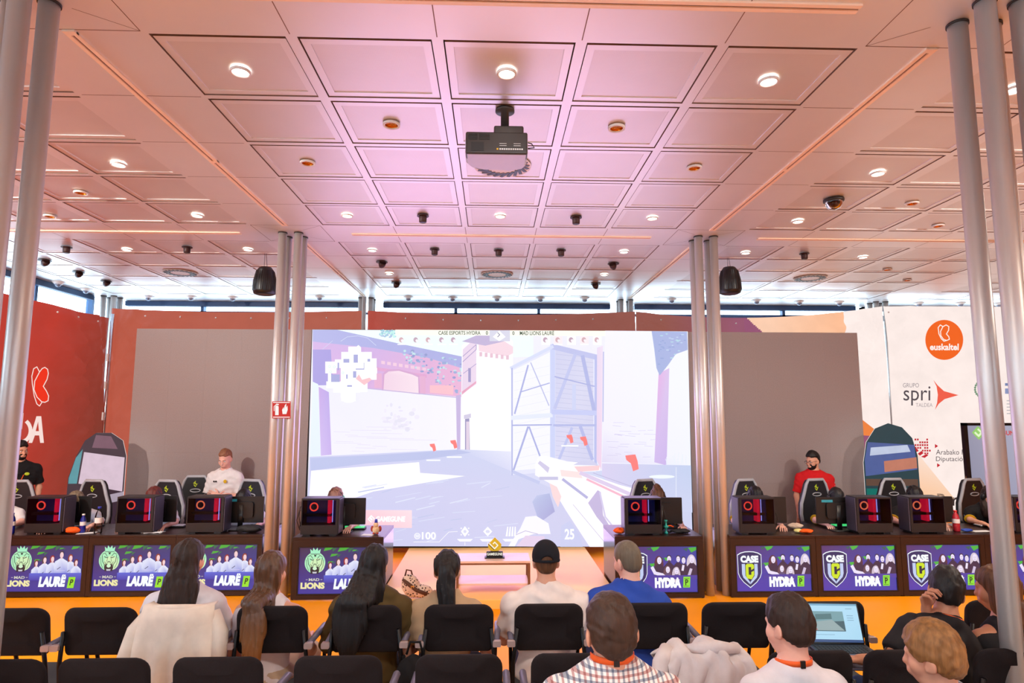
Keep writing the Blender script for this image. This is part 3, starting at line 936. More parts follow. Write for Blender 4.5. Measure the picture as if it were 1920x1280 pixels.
MB().span((-.115, -.05, 0), (.115, .05, .012)).build('base', M_dark, tr, bevel=.003)
MB().span((-.095, -.03, .012), (.095, .0, .075)).build('name_plate', M_dark, tr, bevel=.004)
MB().prism([(0, .075), (-.045, .078), (-.075, .115), (-.078, .155), (-.04, .19), (0, .232), (.04, .195), (.078, .155), (.075, .115), (.045, .078)], -.02, .005).build('emblem', M_yel, tr, bevel=.004)
Q = Pic(lambda x, y, k: (x, -.0325 - .0003 * k, y))
Q.line([(-.062, .163), (-.001, .105), (.036, .142), (.0, .178), (-.018, .16)], .013, (250, 244, 226)); Q.line([(-.075, .157), (-.006, .092)], .006, (60, 54, 30))
Q.mb.v = [(v[0], v[1] + .0115, v[2]) for v in Q.mb.v]
Q.build('emblem_line', M_decal, tr)
Q = Pic(lambda x, y, k: (x, -.0312 - .0003 * k, y)); Q.text('GAMEGUNE', -.09, .062, .09, .032, (250, 246, 230), .03); Q.text('EUSKADI ENCOUNTER', -.03, .027, .07, .02, (206, 186, 60), .0) if False else None
Q.build('lettering', M_decal, tr)

# plain display boards beside the LED panels
M_card = mat('printed_card', attr=True, rough=.6, spec=.3, var=.05, scale=9, emit=False)


def board(label, x, y, rz, outline, bands):
    t = thing('display_board', label, 'board', (x, y, 0), rz)
    k = len(outline)
    m = MB(); m.prism(outline, 0, .012, 0, L(236, 226, 220)); m.build('card', M_card, t)
    q = Pic(lambda u, v, k: (u, -.001 - .0004 * k, v))
    q.poly(outline, bands[0])
    for pts, c in bands[1]: q.poly(pts, c)
    q.mb.f = [f[::-1] for f in q.mb.f]
    q.build('printed_face', M_card, t)
    MB().prism([(-.2, 0), (.2, 0), (.06, 1.0), (-.06, 1.0)], .02, .03).build('easel_back', M_tleg, t)
    return t


board('plain plum and pale pink display board with a teal corner before the red side banner', -5.62, 9.02, .12,
      [(-.38, 0), (.36, 0), (.36, 1.5), (.3, 1.72), (.14, 1.83), (-.06, 1.83), (-.2, 1.72), (-.3, 1.5), (-.38, 1.2)],
      [(62, 44, 56), [([(-.24, 1.12), (.34, 1.0), (.34, 1.48), (-.2, 1.56)], (214, 190, 206)), ([(-.38, .72), (.36, .88), (.36, 1.0), (-.38, .84)], (170, 156, 172)), ([(-.37, 1.12), (-.26, 1.12), (-.22, 1.6), (-.3, 1.48), (-.37, 1.2)], (88, 150, 160)), ([(-.1, 1.62), (.24, 1.6), (.14, 1.78), (-.06, 1.8)], (120, 84, 100))]])
board('plain teal and blue display board with a brown band before the white sponsor banner', 5.93, 9.02, -.06,
      [(-.4, 0), (.4, 0), (.4, 1.5), (.34, 1.76), (.2, 1.92), (0, 1.98), (-.2, 1.9), (-.34, 1.7), (-.4, 1.4)],
      [(30, 60, 68), [([(-.38, .1), (.38, .1), (.38, 1.02), (-.38, 1.02)], (10, 108, 98)), ([(-.38, 1.06), (.38, 1.06), (.38, 1.16), (-.38, 1.16)], (92, 66, 54)), ([(-.38, 1.2), (.38, 1.3), (.36, 1.66), (-.32, 1.7), (-.38, 1.44)], (74, 92, 150)), ([(-.1, 1.26), (.38, 1.32), (.38, 1.48), (-.1, 1.42)], (190, 120, 98)), ([(-.3, 1.5), (.3, 1.56), (.26, 1.66), (-.28, 1.62)], (190, 200, 224))]])

# tilted light panel at the far right
tp = thing('light_panel', 'tall bluish light panel in a dark frame leaning before the sponsor banner', 'panel', (7.64, 9.05, 0), 0)
MB().span((-.53, 0, .12), (-.47, .06, 1.985)).span((.47, 0, .12), (.53, .06, 1.985)).span((-.53, 0, 1.945), (.53, .06, 1.985)).span((-.53, 0, .08), (.53, .06, .14)).build('frame', M_black, tp)
Q = Pic(lambda x, y, k: (x, .012 - .0004 * k, y))
Q.poly([(-.47, 1.945), (.47, 1.945), (.47, .14), (-.47, .14)], [(150, 150, 172), (176, 176, 196), (150, 150, 184), (132, 132, 156)])
Q.poly([(-.40, 1.84), (-.30, 1.94), (-.2, 1.84), (-.3, 1.73)], (150, 206, 110)); Q.line([(-.35, 1.84), (-.3, 1.79), (-.25, 1.84), (-.3, 1.89)], .03, (226, 246, 200)); Q.text('GAMEGUNE', -.17, 1.87, .3, 1.80, (206, 60, 54), .03); Q.text('EUSKADI', -.17, 1.78, .08, 1.74, (244, 244, 250), .01) if False else None
Q.build('lit_face', M_litp, tp)
MB().tube([(-.5, .03, 1.25), (-.8, .1, .02)], .018).build('leg', M_tleg, tp); MB().tube([(.5, .03, 1.25), (.6, .5, .02)], .018).build('leg', M_tleg, tp)
for sx in (-1, 1): MB().span((sx * .5 - .03, -.12, 0), (sx * .5 + .03, .2, .08)).build('foot', M_black, tp)
# ================================================================ gaming desks, computers, players' gear
M_wenge = mat('dark_wenge_laminate', L(40, 23, 21), .34, 0, .45, var=.16, scale=9, stretch=(.6, 6, 6))
M_wengeS = mat('dark_wenge_gloss', L(46, 28, 26), .14, 0, .6, var=.1, scale=9, stretch=(6, 6, .6))
M_case = mat('pc_case_steel', L(34, 32, 36), .45, .3, .5, var=.04)
M_caseF = mat('pc_front_panel', L(70, 66, 82), .4, .3, .5, var=.04)  # lighter and bluer than the case: screen light put into the colour
M_board = mat('circuit_board', L(22, 26, 44), .5, 0, .5, var=.35, scale=60, emit=L(16, 26, 84), es=.5)
M_gpu = mat('graphics_card', L(26, 24, 28), .4, .3)
M_fan = mat('lit_fan_ring', L(255, 84, 64), .5, emit=L(255, 76, 58), es=1.6, var=0)
M_fanO = mat('lit_fan_ring_orange', L(255, 140, 90), .5, emit=L(255, 128, 84), es=1.3, var=0)
M_memr = mat('lit_red_memory', L(230, 20, 60), .5, emit=L(222, 18, 58), es=1.1, var=0)
M_memb = mat('lit_blue_strip', L(170, 180, 255), .5, emit=L(150, 165, 255), es=1.6, var=0)
M_side = glass('smoked_side_glass', (.62, .60, .64, 1), .18, .06)
M_mon = mat('monitor_shell', L(20, 20, 23), .38, 0, .5, var=.05)
M_scr = mat('lit_monitor', L(190, 205, 235), .4, emit=L(200, 214, 245), es=1.2, var=0)
M_teal = mat('teal_logo', L(40, 130, 146), .4, emit=L(40, 130, 146), es=.25, var=0)
DH = .70


def lions(Q):
    Q.poly([(0, 0), (1.685, 0), (1.685, 1), (0, 1)], [(60, 34, 70), (48, 50, 110), (62, 58, 160), (58, 48, 150)])
    for a, b, c in ((.62, .0, 1), (.95, .0, 1.2), (1.5, .02, .9), (.75, .14, .8), (.68, .3, .6), (1.2, .05, .5)):
        Q.poly([(a - .06 * c, b), (a + .12 * c, b), (a + .05 * c, b + .05 * c), (a - .1 * c, b + .08 * c)], (64, 170, 52)); Q.poly([(a + .1 * c, b + .02), (a + .2 * c, b + .01), (a + .1 * c, b + .1 * c)], (34, 110, 70))
    # crowned lion roundel
    cx, cy, r = .345, .33, .225
    Q.ell(cx, cy, r, r * 1.04, (170, 236, 190), 40); Q.ell(cx + .05, cy + .06, r * .72, r * .7, (206, 238, 186))
    Q.poly([(cx - .1, .14), (cx - .115, .03), (cx - .06, .075), (cx - .045, .0), (cx, .06), (cx + .045, .0), (cx + .06, .075), (cx + .115, .03), (cx + .1, .14)], (160, 236, 196))
    D = (26, 50, 50)
    Q.line([(cx - .1, .142), (cx + .1, .142)], .012, D)
    Q.poly([(cx - .012, .2), (cx - .03, .15), (cx, .16), (cx + .03, .15), (cx + .012, .2)], D)
    for s in (-1, 1):
        Q.line([(cx + s * .16, .2), (cx + s * .1, .17), (cx + s * .05, .24)], .011, D); Q.line([(cx + s * .11, .25), (cx + s * .06, .275), (cx + s * .03, .262)], .015, D)
        Q.line([(cx + s * .16, .22), (cx + s * .14, .36), (cx + s * .1, .42), (cx + s * .09, .52)], .013, D); Q.line([(cx + s * .035, .27), (cx + s * .05, .35), (cx + s * .02, .375)], .008, D)
        Q.line([(cx + s * .02, .385), (cx + s * .075, .405), (cx + s * .095, .36)], .01, D); Q.line([(cx + s * .19, .26), (cx + s * .175, .4), (cx + s * .13, .5)], .009, D)
    Q.poly([(cx - .025, .35), (cx + .025, .35), (cx, .378)], D)
    Q.poly([(cx - .085, .42), (cx - .04, .41), (cx, .43), (cx + .04, .41), (cx + .085, .42), (cx + .09, .57), (cx - .09, .57)], (30, 26, 40)); Q.ell(cx, .452, .046, .038, (206, 242, 206)); Q.poly([(cx - .05, .525), (cx + .05, .525), (cx + .04, .56), (cx - .04, .56)], (196, 200, 210))
    Q.text('MAD', .225, .665, .455, .725, (206, 206, 190), .03); Q.rect(.16, .69, .2, .7, (206, 206, 190)); Q.rect(.48, .69, .52, .7, (206, 206, 190))
    Q.text('LIONS', .05, .755, .575, .895, (236, 230, 170), .06)
    # six figures in white shirts
    for hx, hy, s, hc in ((.685, .37, .8, (120, 52, 40)), (.863, .30, .95, (90, 60, 56)), (1.03, .28, .95, (150, 32, 30)), (1.425, .26, 1., (150, 62, 40)), (1.555, .36, .85, (120, 44, 40)), (1.225, .19, 1.1, (60, 44, 60))):
        w = .14 * s
        if hx != 1.225: Q.ell(hx - .012, hy + .03, .05 * s, .1 * s, hc, 16)
        Q.poly([(hx - .03, hy + .09), (hx + .03, hy + .09), (hx + w * .9, hy + .16), (hx + w, hy + .3), (hx + w * .9, .68), (hx - w * .9, .68), (hx - w, hy + .3), (hx - w * .9, hy + .16)],
               [(226, 230, 250)] * 4 + [(96, 112, 214)] * 2 + [(214, 220, 246)] * 2)
        Q.ell(hx, hy - .02, .042 * s, .05 * s, hc, 14); Q.ell(hx, hy + .02, .036 * s, .062 * s, (240, 206, 210), 16); Q.rect(hx - .02, hy + .06, hx + .02, hy + .1, (232, 196, 202))
        Q.line([(hx - .07 * s, hy + .33), (hx - .01, hy + .28)], .014, (60, 60, 110)); Q.line([(hx - .085 * s, hy + .36), (hx + .085 * s, hy + .36)], .012, (206, 200, 240))
    Q.poly([(.55, .6), (1.685, .6), (1.685, .76), (.55, .76)], [(88, 100, 210), (88, 100, 210), (62, 58, 168), (62, 58, 168)])
    Q.text('LAURË', .765, .63, 1.335, .905, (244, 250, 255), .07, .03)
    Q.poly([(1.42, .69), (1.565, .69), (1.535, .93), (1.39, .93)], (150, 224, 40)); Q.text('P', 1.44, .74, 1.51, .87, (24, 40, 20), .03, .02)


def hydra(Q):
    Q.poly([(0, 0), (1.685, 0), (1.685, 1), (0, 1)], [(84, 50, 104), (60, 66, 156), (66, 62, 168), (80, 58, 170)])
    for a, b, c in ((.66, .02, 1), (1.5, .03, 1.2), (.95, .25, .8), (.62, .38, .8)):
        Q.poly([(a, b), (a + .2 * c, b - .015), (a + .16 * c, b + .04 * c), (a + .06 * c, b + .09 * c)], (70, 180, 66)); Q.poly([(a - .1 * c, b + .02), (a, b), (a - .03, b + .07 * c)], (46, 96, 84))
    sh = lambda k: [(.304 + k * x, .12 + .4 + k * (y - .4)) for x, y in ((-.275, .075), (-.2, .03), (-.1, .005), (0, 0), (.1, .005), (.2, .03), (.275, .075), (.27, .48), (.235, .58), (.15, .69), (0, .81), (-.15, .69), (-.235, .58), (-.27, .48))]
    Q.poly(sh(1.0), (236, 246, 255)); Q.poly(sh(.95), (34, 32, 74)); Q.poly(sh(.93), (40, 40, 96))
    Q.text('CASE', .10, .215, .508, .375, (244, 250, 255), .07); Q.text('ESPORTS', .25, .372, .36, .388, (230, 236, 250), .03)
    Q.poly([(.125, .4), (.2, .4), (.2, .66), (.3, .8), (.3, .85), (.15, .7), (.125, .62)], (190, 206, 242)); Q.poly([(.483, .4), (.408, .4), (.408, .66), (.308, .8), (.308, .85), (.458, .7), (.483, .62)], (190, 206, 242))
    Q.poly([(.2, .388), (.41, .388), (.41, .62), (.305, .765), (.2, .66)], (30, 34, 60))
    Q.poly([(.212, .43), (.24, .4), (.37, .4), (.4, .43), (.4, .5), (.335, .535), (.335, .47), (.275, .47), (.275, .64), (.335, .64), (.335, .58), (.4, .55), (.4, .64), (.34, .74), (.24, .72), (.212, .66)], (206, 228, 40))
    LV = (236, 226, 250)
    for hx, hy, s, hc, long in ((.845, .3, 1.15, (90, 44, 64), 1), (1.065, .27, 1.05, (30, 28, 40), 0), (1.27, .27, .95, (60, 46, 70), 0), (1.39, .3, 1, (50, 46, 60), 0), (1.575, .28, 1.2, (214, 200, 214), 1), (1.03, .5, 1.05, (100, 70, 84), 1), (1.225, .53, 1.05, (206, 190, 206), 1)):
        if long: Q.ell(hx - .01, hy + .1, .09 * s, .17 * s, hc, 18)
        Q.poly([(hx - .035, hy + .08), (hx + .035, hy + .08), (hx + .13, hy + .18), (hx + .12, .68), (hx - .12, .68), (hx - .13, hy + .18)], (60, 40, 70) if hy < .4 else (96, 80, 120))
        Q.ell(hx, hy - .03, .05 * s, .05 * s, hc, 14); Q.ell(hx, hy + .01, .043 * s, .068 * s, LV, 16)
        if hc == (30, 28, 40): Q.ell(hx, hy + .055, .034, .03, (60, 46, 60), 10)
        Q.line([(hx - .02, hy), (hx - .01, hy)], .008, (90, 70, 96)); Q.line([(hx + .01, hy), (hx + .02, hy)], .008, (90, 70, 96)); Q.line([(hx - .015, hy + .045), (hx + .015, hy + .045)], .008, (160, 120, 150))
    Q.line([(.68, .46), (.74, .58), (.9, .62), (.96, .67)], .07, LV); Q.line([(1.38, .42), (1.36, .52)], .05, LV); Q.line([(1.55, .5), (1.5, .64)], .06, (206, 190, 220))
    Q.poly([(.6, .63), (1.685, .63), (1.685, .72), (.6, .72)], [(76, 62, 160)] * 4)
    Q.text('HYDRA', .73, .68, 1.32, .905, (250, 252, 255), .09)
    Q.poly([(1.375, .665), (1.53, .665), (1.515, .9), (1.36, .9)], (140, 226, 60)); Q.text('P', 1.41, .72, 1.48, .85, (24, 50, 30), .03); Q.line([(1.39, .705), (1.5, .705)], .01, (40, 90, 40)); Q.line([(1.385, .87), (1.49, .87)], .01, (40, 90, 40))


TVC = {}


def desk(x0, x1, y, dep, pic, lab_d, lab_t, gsc):
    w = x1 - x0; cx = (x0 + x1) / 2
    t = thing('gaming_desk', lab_d, 'desk', (cx, y, 0), 0, gsc)
    MB().span((-w / 2 + .001, 0, DH - .03), (w / 2 - .001, dep, DH)).build('worktop', M_wenge, t, bevel=.002)
    tw, th, tz = .88, .512, .326
    tz0, tz1 = tz - th / 2 - .012, tz + th / 2 + .012; tx = tw / 2 + .012
    m = MB(); ht = DH - .031
    m.span((-w / 2 + .002, 0, .012), (w / 2 - .002, .02, tz0)).span((-w / 2 + .002, 0, tz1), (w / 2 - .002, .02, ht)).span((-w / 2 + .002, 0, tz0), (-tx, .02, tz1)).span((tx, 0, tz0), (w / 2 - .002, .02, tz1))
    m.build('front_panel', M_wenge, t)
    for sx in (-1, 1): MB().span((sx * (w / 2 - .001), .02, 0), (sx * (w / 2 - .022), dep - .01, ht)).build('side_panel', M_wengeS, t)
    v = thing('desk_screen', lab_t, 'screen', (cx, y + .003, tz), 0, gsc.replace('desks', 'screens in the desk fronts'))
    if pic not in TVC:
        f = MB(); a, b, e = tw / 2, th / 2, .01
        f.span((-a - e, 0, -b - e), (a + e, .03, -b)).span((-a - e, 0, b), (a + e, .03, b + e)).span((-a - e, 0, -b), (-a, .03, b)).span((a, 0, -b), (a + e, .03, b)).span((-a, .012, -b), (a, .03, b))
        fo = f.build('bezel', M_mon, v)
        Q = Pic(lambda x, y_, k: (-a + x / 1.685 * tw, .0118 - .00012 * k, b - y_ * th)); pic(Q)
        so = Q.build('picture', M_litp, v)
        TVC[pic] = (fo, so)
    else:
        for q in TVC[pic]:
            c = q.copy(); COL.objects.link(c); c.parent = v
    return t


YL, YC, YR = 7.48, 7.30, 7.27
for x0, x1, y, f, a, b in ((-6.70, -5.70, YL, lions, 'farthest left dark wood gaming desk behind the near left tubes', 'desk front screen with lion roundel at the left edge behind the near tubes'),
                           (-5.70, -4.70, YL, lions, 'far left dark wood gaming desk beside the left tubes', 'desk front screen with lion roundel in the far left desk'),
                           (-4.70, -3.70, YL, lions, 'middle dark wood gaming desk of the three at the left', 'desk front screen with lion roundel behind the woman in the white shirt'),
                           (-3.70, -2.70, YL, lions, 'dark wood gaming desk touching the left steel tube cluster', 'desk front screen with lion roundel beside the left steel tube cluster'),
                           (-2.29, -1.25, YC, lions, 'single dark wood gaming desk left of the stage platform', 'desk front screen with lion roundel right of the left steel tube cluster'),
                           (1.43, 2.47, YC - .04, hydra, 'single dark wood gaming desk right of the stage platform', 'desk front screen with shield emblem behind the man in blue'),
                           (2.79, 3.81, YR, hydra, 'dark wood gaming desk just right of the right steel tube cluster', 'desk front screen with shield emblem just right of the right tube cluster'),
                           (3.81, 4.83, YR, hydra, 'second dark wood gaming desk right of the right tube cluster', 'desk front screen with shield emblem left of the man in the black polo'),
                           (4.83, 5.85, YR, hydra, 'third dark wood gaming desk right of the right tube cluster', 'desk front screen with shield emblem behind the man in the black polo'),
                           (5.85, 6.87, YR, hydra, 'farthest right dark wood gaming desk behind the near tubes', 'desk front screen with shield emblem at the far right behind the near tubes')):
    desk(x0, x1, y, .74, f, a, b, 'gaming desks in a row')

# ---- computer tower with a glass side towards the room


def make_pc(flip, ringmat, label, loc):
    t = thing('computer_tower', label, 'computer', loc, 0, 'glass sided computer towers')
    s = -1 if flip else 1
    w, d, h = .43, .21, .43
    m = MB()
    m.span((-w / 2, 0, .02), (w / 2, .012, .125)).span((-w / 2, 0, h - .02), (w / 2, .012, h)).span((-w / 2, 0, .125), (-w / 2 + .012, .012, h - .02)).span((w / 2 - .03, 0, .125), (w / 2, .012, h - .02))
    m.span((-w / 2, .012, h - .012), (w / 2, d, h)).span((-w / 2, .012, .02), (w / 2, d, .12)).span((-w / 2, d - .01, .12), (w / 2, d, h - .012)).span((-w / 2, .012, .12), (-w / 2 + .01, d - .01, h - .012)).span((w / 2 - .03, .012, .12), (w / 2, d - .01, h - .012))
    if flip: m.v = [(-v[0], v[1], v[2]) for v in m.v]; m.f = [f[::-1] for f in m.f]
    c = m.build('case', M_case, t)
    MB().span((s * (w / 2), .006, .03), (s * (w / 2 + .014), d - .006, h - .01)).build('front_panel', M_caseF, t, bevel=.004)
    MB().span((-w / 2 + .014, .003, .127), (w / 2 - .014, .007, h - .022)).build('side_glass', M_side, t)
    MB().span((-w / 2 + .02, .16, .13), (w / 2 - .04, .165, h - .02)).build('motherboard', M_board, t)
    MB().span((-w / 2 + .03, .05, .215), (w / 2 - .1, .155, .245)).build('graphics_card', M_gpu, t)
    fx = -.085
    rt = Matrix.Rotation(PI / 2, 3, 'X')
    f = MB(); f.tube([(fx + .044 * math.cos(2 * PI * k / 24), .06, .325 + .044 * math.sin(2 * PI * k / 24)) for k in range(24)], .008, 8, 0, True)
    fo = f.build('fan_ring', ringmat, t)
    b = MB(); b.lathe([(.012, -.01), (.012, .01)], (fx, .07, .325), 12, 0, rt)
    for k in range(7):
        a = 2 * PI * k / 7
        b.box((fx + .025 * math.cos(a), .07, .325 + .025 * math.sin(a)), (.03, .003, .012), 0, Matrix.Rotation(-a, 3, 'Y'))
    b.build('fan_blades', M_gpu, fo)
    rx = .095 if not flip else .035
    MB().span((rx - .017, .05, .14), (rx + .017, .15, .405)).build('memory_light', M_memr, t)
    MB().span((rx + .035, .06, .15), (rx + .043, .07, .4)).build('led_strip', M_memb, t)
    for sx in (-1, 1): MB().span((sx * .15 - .04, .02, 0), (sx * .15 + .04, d - .02, .02)).build('foot', M_dark, t)
    cb = MB()
    for k, (dz, dx) in enumerate(((.33, .06), (.28, .085), (.2, .05))):
        p0 = (-s * (w / 2), .1 + .03 * k, dz)
        cb.tube([p0, (-s * (w / 2 + dx * .7), .1 + .03 * k, dz - .01), (-s * (w / 2 + dx), .12, dz - .12), (-s * (w / 2 + dx * .6), .14, .05), (-s * (w / 2 + .01), .2, .008)], .004, 6)
    cb.build('cable', M_dark, t)
    return t


PCS = [((50, 116), YL, 0, M_fan, 'black glass sided computer tower left of the blue capped bottle on the far left desk'),
       ((223, 283), YL, 0, M_fan, 'black glass sided computer tower left of the empty gaming chair, over the white-shirted woman'),
       ((353, 416), YL, 0, M_fanO, 'black glass sided computer tower in front of the standing coach in white'),
       ((566, 633), YC, 0, M_fan, 'black glass sided computer tower on the single desk left of the stage'),
       ((1175, 1239), YC - .04, 1, M_fan, 'black glass sided computer tower on the single desk right of the stage'),
       ((1389, 1451), YR, 1, M_fan, 'black glass sided computer tower just right of the right tube cluster'),
       ((1608, 1671), YR, 1, M_fanO, 'black glass sided computer tower below the teal display board'),
       ((1710, 1769), YR, 1, M_fanO, 'black glass sided computer tower left of the red bottle'),
       ((1905, 1965), YR, 1, M_fan, 'black glass sided computer tower at the right edge behind the near tubes')]
for (a, b), y, fl_, rm, lab in PCS:
    x = atY((a + b) / 2, 960, y + .05).x
    make_pc(fl_, rm, lab, (x, y + .05, DH))


def make_monitor(label, loc, rz, tilt=0, logo=False):
    t = thing('monitor', label, 'monitor', loc, rz, 'monitors on the gaming desks')
    z0, w, h = .08, .54, .315
    R_ = Matrix.Rotation(tilt, 3, 'X')
    m = MB(); m.rbox((0, .02, z0 + h / 2), (w, .02, h), .008, 'y'); m.rbox((0, 0, z0 + h / 2), (w * .55, .03, h * .6), .03, 'y'); m.build('shell', M_mon, t)
    MB().span((-w / 2 + .006, .03, z0 + .012), (w / 2 - .006, .0315, z0 + h - .006)).build('screen', M_scr, t)
    m = MB(); m.rbox((0, -.01, .15), (.06, .025, .3), .01, 'z'); m.rbox((0, -.01, .006), (.24, .17, .012), .04, 'z'); m.build('stand', M_mon, t)
    if logo: MB().span((-.2, .0085, z0 + .255), (-.06, .0095, z0 + .285)).build('logo', M_teal, t)
    return t


for px, y, rz, lg, lab in ((125, YL + .36, .05, 0, 'black monitor behind the tower beside the blue capped bottle'), (287, YL + .36, .03, 0, 'black monitor in front of the dark-haired player left of the empty chair'),
                           (452, YL + .3, 0, 1, 'black monitor with teal logo in front of the left tube cluster'), (643, YC + .33, 0, 0, 'black monitor on the single desk left of the stage'),
                           (1238, YC + .3, -.05, 0, 'black monitor on the single desk right of the stage'), (1434, YR + .36, -.05, 0, 'black monitor just right of the right tube cluster'),
                           (1572, YR + .3, 0, 1, 'large black monitor with teal logo in front of the red-shirted man'), (1748, YR + .36, -.04, 0, 'black monitor left of the red bottle at the right')):
    x = atY(px, 960, y).x
    make_monitor(lab, (x, y, DH), rz, 0, lg)

# ---- gaming chairs
M_lth = mat('black_leatherette', L(28, 28, 32), .42, 0, .5, var=.06, bump=.05, bscale=150)
M_lthg = mat('light_grey_leatherette', L(176, 176, 182), .45, 0, .5, var=.04)
M_lime = mat('lime_embroidery', L(196, 214, 40), .6, var=.03)


def make_gchair(label, loc, rz):
    t = thing('gaming_chair', label, 'chair', loc, rz, 'gaming chairs behind the desks')
    half = [(.19, .45), (.24, .58), (.265, .74), (.255, .88), (.2, 1.02), (.16, 1.14), (.12, 1.2)]
    out = half + [(-x, z) for x, z in half[::-1]]
    MB().prism(out, -.045, .045, 0).build('backrest', M_lth, t, bevel=.022, seg=3)
    rim = [(x + .002, -.035, z) for x, z in half[1:]] + [(-x - .002, -.035, z) for x, z in half[::-1][:-1]]
    MB().tube(rim, .021, 8).build('side_bolster', M_lthg, t)
    q = MB(); ring = [(.055 * math.cos(a) * 1.3, -.047, 1.0 + .022 * math.sin(a)) for a in np.linspace(0, 2 * PI, 20, endpoint=False)]
    q.tube(ring, .007, 6, 0, True); q.build('strap_ring', M_lthg, t)
    e = MB()
    for pts in ([(0, 1.14), (-.035, 1.105), (-.02, 1.09), (.0, 1.11), (.02, 1.09), (.01, 1.08), (-.005, 1.095)], [(.035, 1.105), (0, 1.05), (-.03, 1.08), (-.02, 1.085), (0, 1.065), (.02, 1.09)]):
        e.prism([(x, z) for x, z in pts], -.0495, -.0455)
    e.build('logo', M_lime, t)
    MB().rbox((0, -.24, .42), (.5, .5, .1), .08, 'z').build('seat', M_lth, t, bevel=.02)
    MB().cyl((0, -.22, .08), (0, -.22, .37), .028).build('gas_lift', M_black, t)
    b = MB()
    for k in range(5):
        a = 2 * PI * k / 5; b.tube([(0, -.22, .1), (.28 * math.cos(a), -.22 + .28 * math.sin(a), .065)], [.028, .02], 8); b.sphere((.28 * math.cos(a), -.22 + .28 * math.sin(a), .03), .03, 10, 6)
    b.build('star_base', M_black, t)
    for sx in (-1, 1):
        MB().tube([(sx * .25, -.1, .4), (sx * .3, -.12, .5), (sx * .3, -.12, .62)], .015, 8).rbox((sx * .3, -.2, .635), (.08, .25, .03), .03, 'z').build('armrest', M_lth, t)
    return t


for px, py, y, rz, lab in ((34, 930, 8.62, .1, 'black and grey gaming chair at the far left behind the first player'), (178, 930, 8.66, -.2, 'black and grey gaming chair behind the player with grey hair bent low'),
                           (316, 930, 8.62, -.2, 'black and grey gaming chair behind the dark-haired player at the left'), (370, 900, 9.2, .03, 'empty black and grey gaming chair beside the standing coach'),
                           (474, 930, 8.66, -.3, 'black and grey gaming chair next to the left tube cluster'), (1207, 930, 8.6, .35, 'black and grey gaming chair in front of the lit screen at the right'),
                           (1396, 930, 8.6, .3, 'black and grey gaming chair just right of the right tube cluster'), (1527, 925, 8.62, .25, 'black and grey gaming chair in front of the red-shirted man'),
                           (1822, 930, 8.6, .2, 'black and grey gaming chair beside the tilted light panel'), (1672, 930, 8.66, .1, 'black and grey gaming chair below the teal display board')):
    make_gchair(lab, (atY(px, py, y).x, y, 0), rz)

# ---- things on the desks
M_bl = mat('blue_bottle_plastic', L(24, 36, 150), .15, 0, .6, var=.05, trans=.3)
M_cl = glass('clear_plastic', (.9, .93, .95, 1), .3, .05)
M_rb = mat('red_drink_bottle', L(190, 40, 56), .18, 0, .6, var=.08, trans=.2)
M_lbl = mat('paper_label', L(226, 222, 226), .6)
M_orgp = mat('orange_pouch_fabric', L(240, 92, 22), .7, 0, .3, var=.12, scale=40, bump=.2, bscale=60)


def bottle(name, label, px, py, Y, body, cap, h=.23, r=.032):
    p = atY(px, py, Y)
    t = thing(name, label, 'bottle', (p.x, Y, DH + .001))
    MB().lathe([(r * .86, 0), (r, .008), (r, h * .30), (r * .93, h * .34), (r, h * .38), (r, h * .62), (r * .8, h * .76), (r * .42, h * .88), (r * .42, h * .93)], n=20).build('bottle_body', body, t)
    MB().lathe([(r * .48, h * .925), (r * .48, h)], n=16).build('cap', cap, t)
    MB().lathe([(r * 1.01, h * .4), (r * 1.01, h * .6)], n=20, cap=False).build('label_band', M_lbl, t)


M_bc = mat('blue_cap', L(30, 50, 170), .35); M_wc = mat('white_cap', L(235, 235, 235), .4); M_rc = mat('red_cap', L(206, 40, 40), .4)
bottle('water_bottle', 'blue plastic bottle at the far left end of the desks by the near tubes', 22, 990, YL + .1, M_bl, M_bc, .24)
bottle('water_bottle', 'blue bottle with white cap between tower and clear bottle on the far left desk', 155, 988, YL + .14, M_bl, M_wc, .22)
bottle('water_bottle', 'tall clear plastic bottle on the middle left desk', 184, 990, YL + .1, M_cl, M_bc, .31, .042)
bottle('drink_bottle', 'red drink bottle with red cap on the right desks below the light panel', 1793, 985, YR + .2, M_rb, M_rc, .25, .04)


def lump(name, label, cat, px, py, Y, size, m, seed, group=None, z=DH):
    rnd = random.Random(seed); p = atY(px, py, Y)
    sx, sy, sz = size
    ph = [rnd.uniform(0, 6) for _ in range(6)]

    def fn(u, v):
        a = 2 * PI * u; b = PI * v
        k = 1 + .13 * math.sin(3 * a + ph[0]) * math.sin(2 * b + ph[1]) + .08 * math.sin(7 * a + ph[2]) * math.sin(5 * b + ph[3])
        return (sx * k * math.sin(b) * math.cos(a), sy * k * math.sin(b) * math.sin(a), max(0, sz * (1 - math.cos(b)) / 2 * (1 + .12 * math.sin(5 * a + ph[4]) * math.sin(b))))
    mb = MB().grid(lambda u, v: fn(u, 1 - v), 28, 14)
    o = mb.build(name, m, None, (p.x, Y, z + .002))
    return tag(o, label, cat, group)


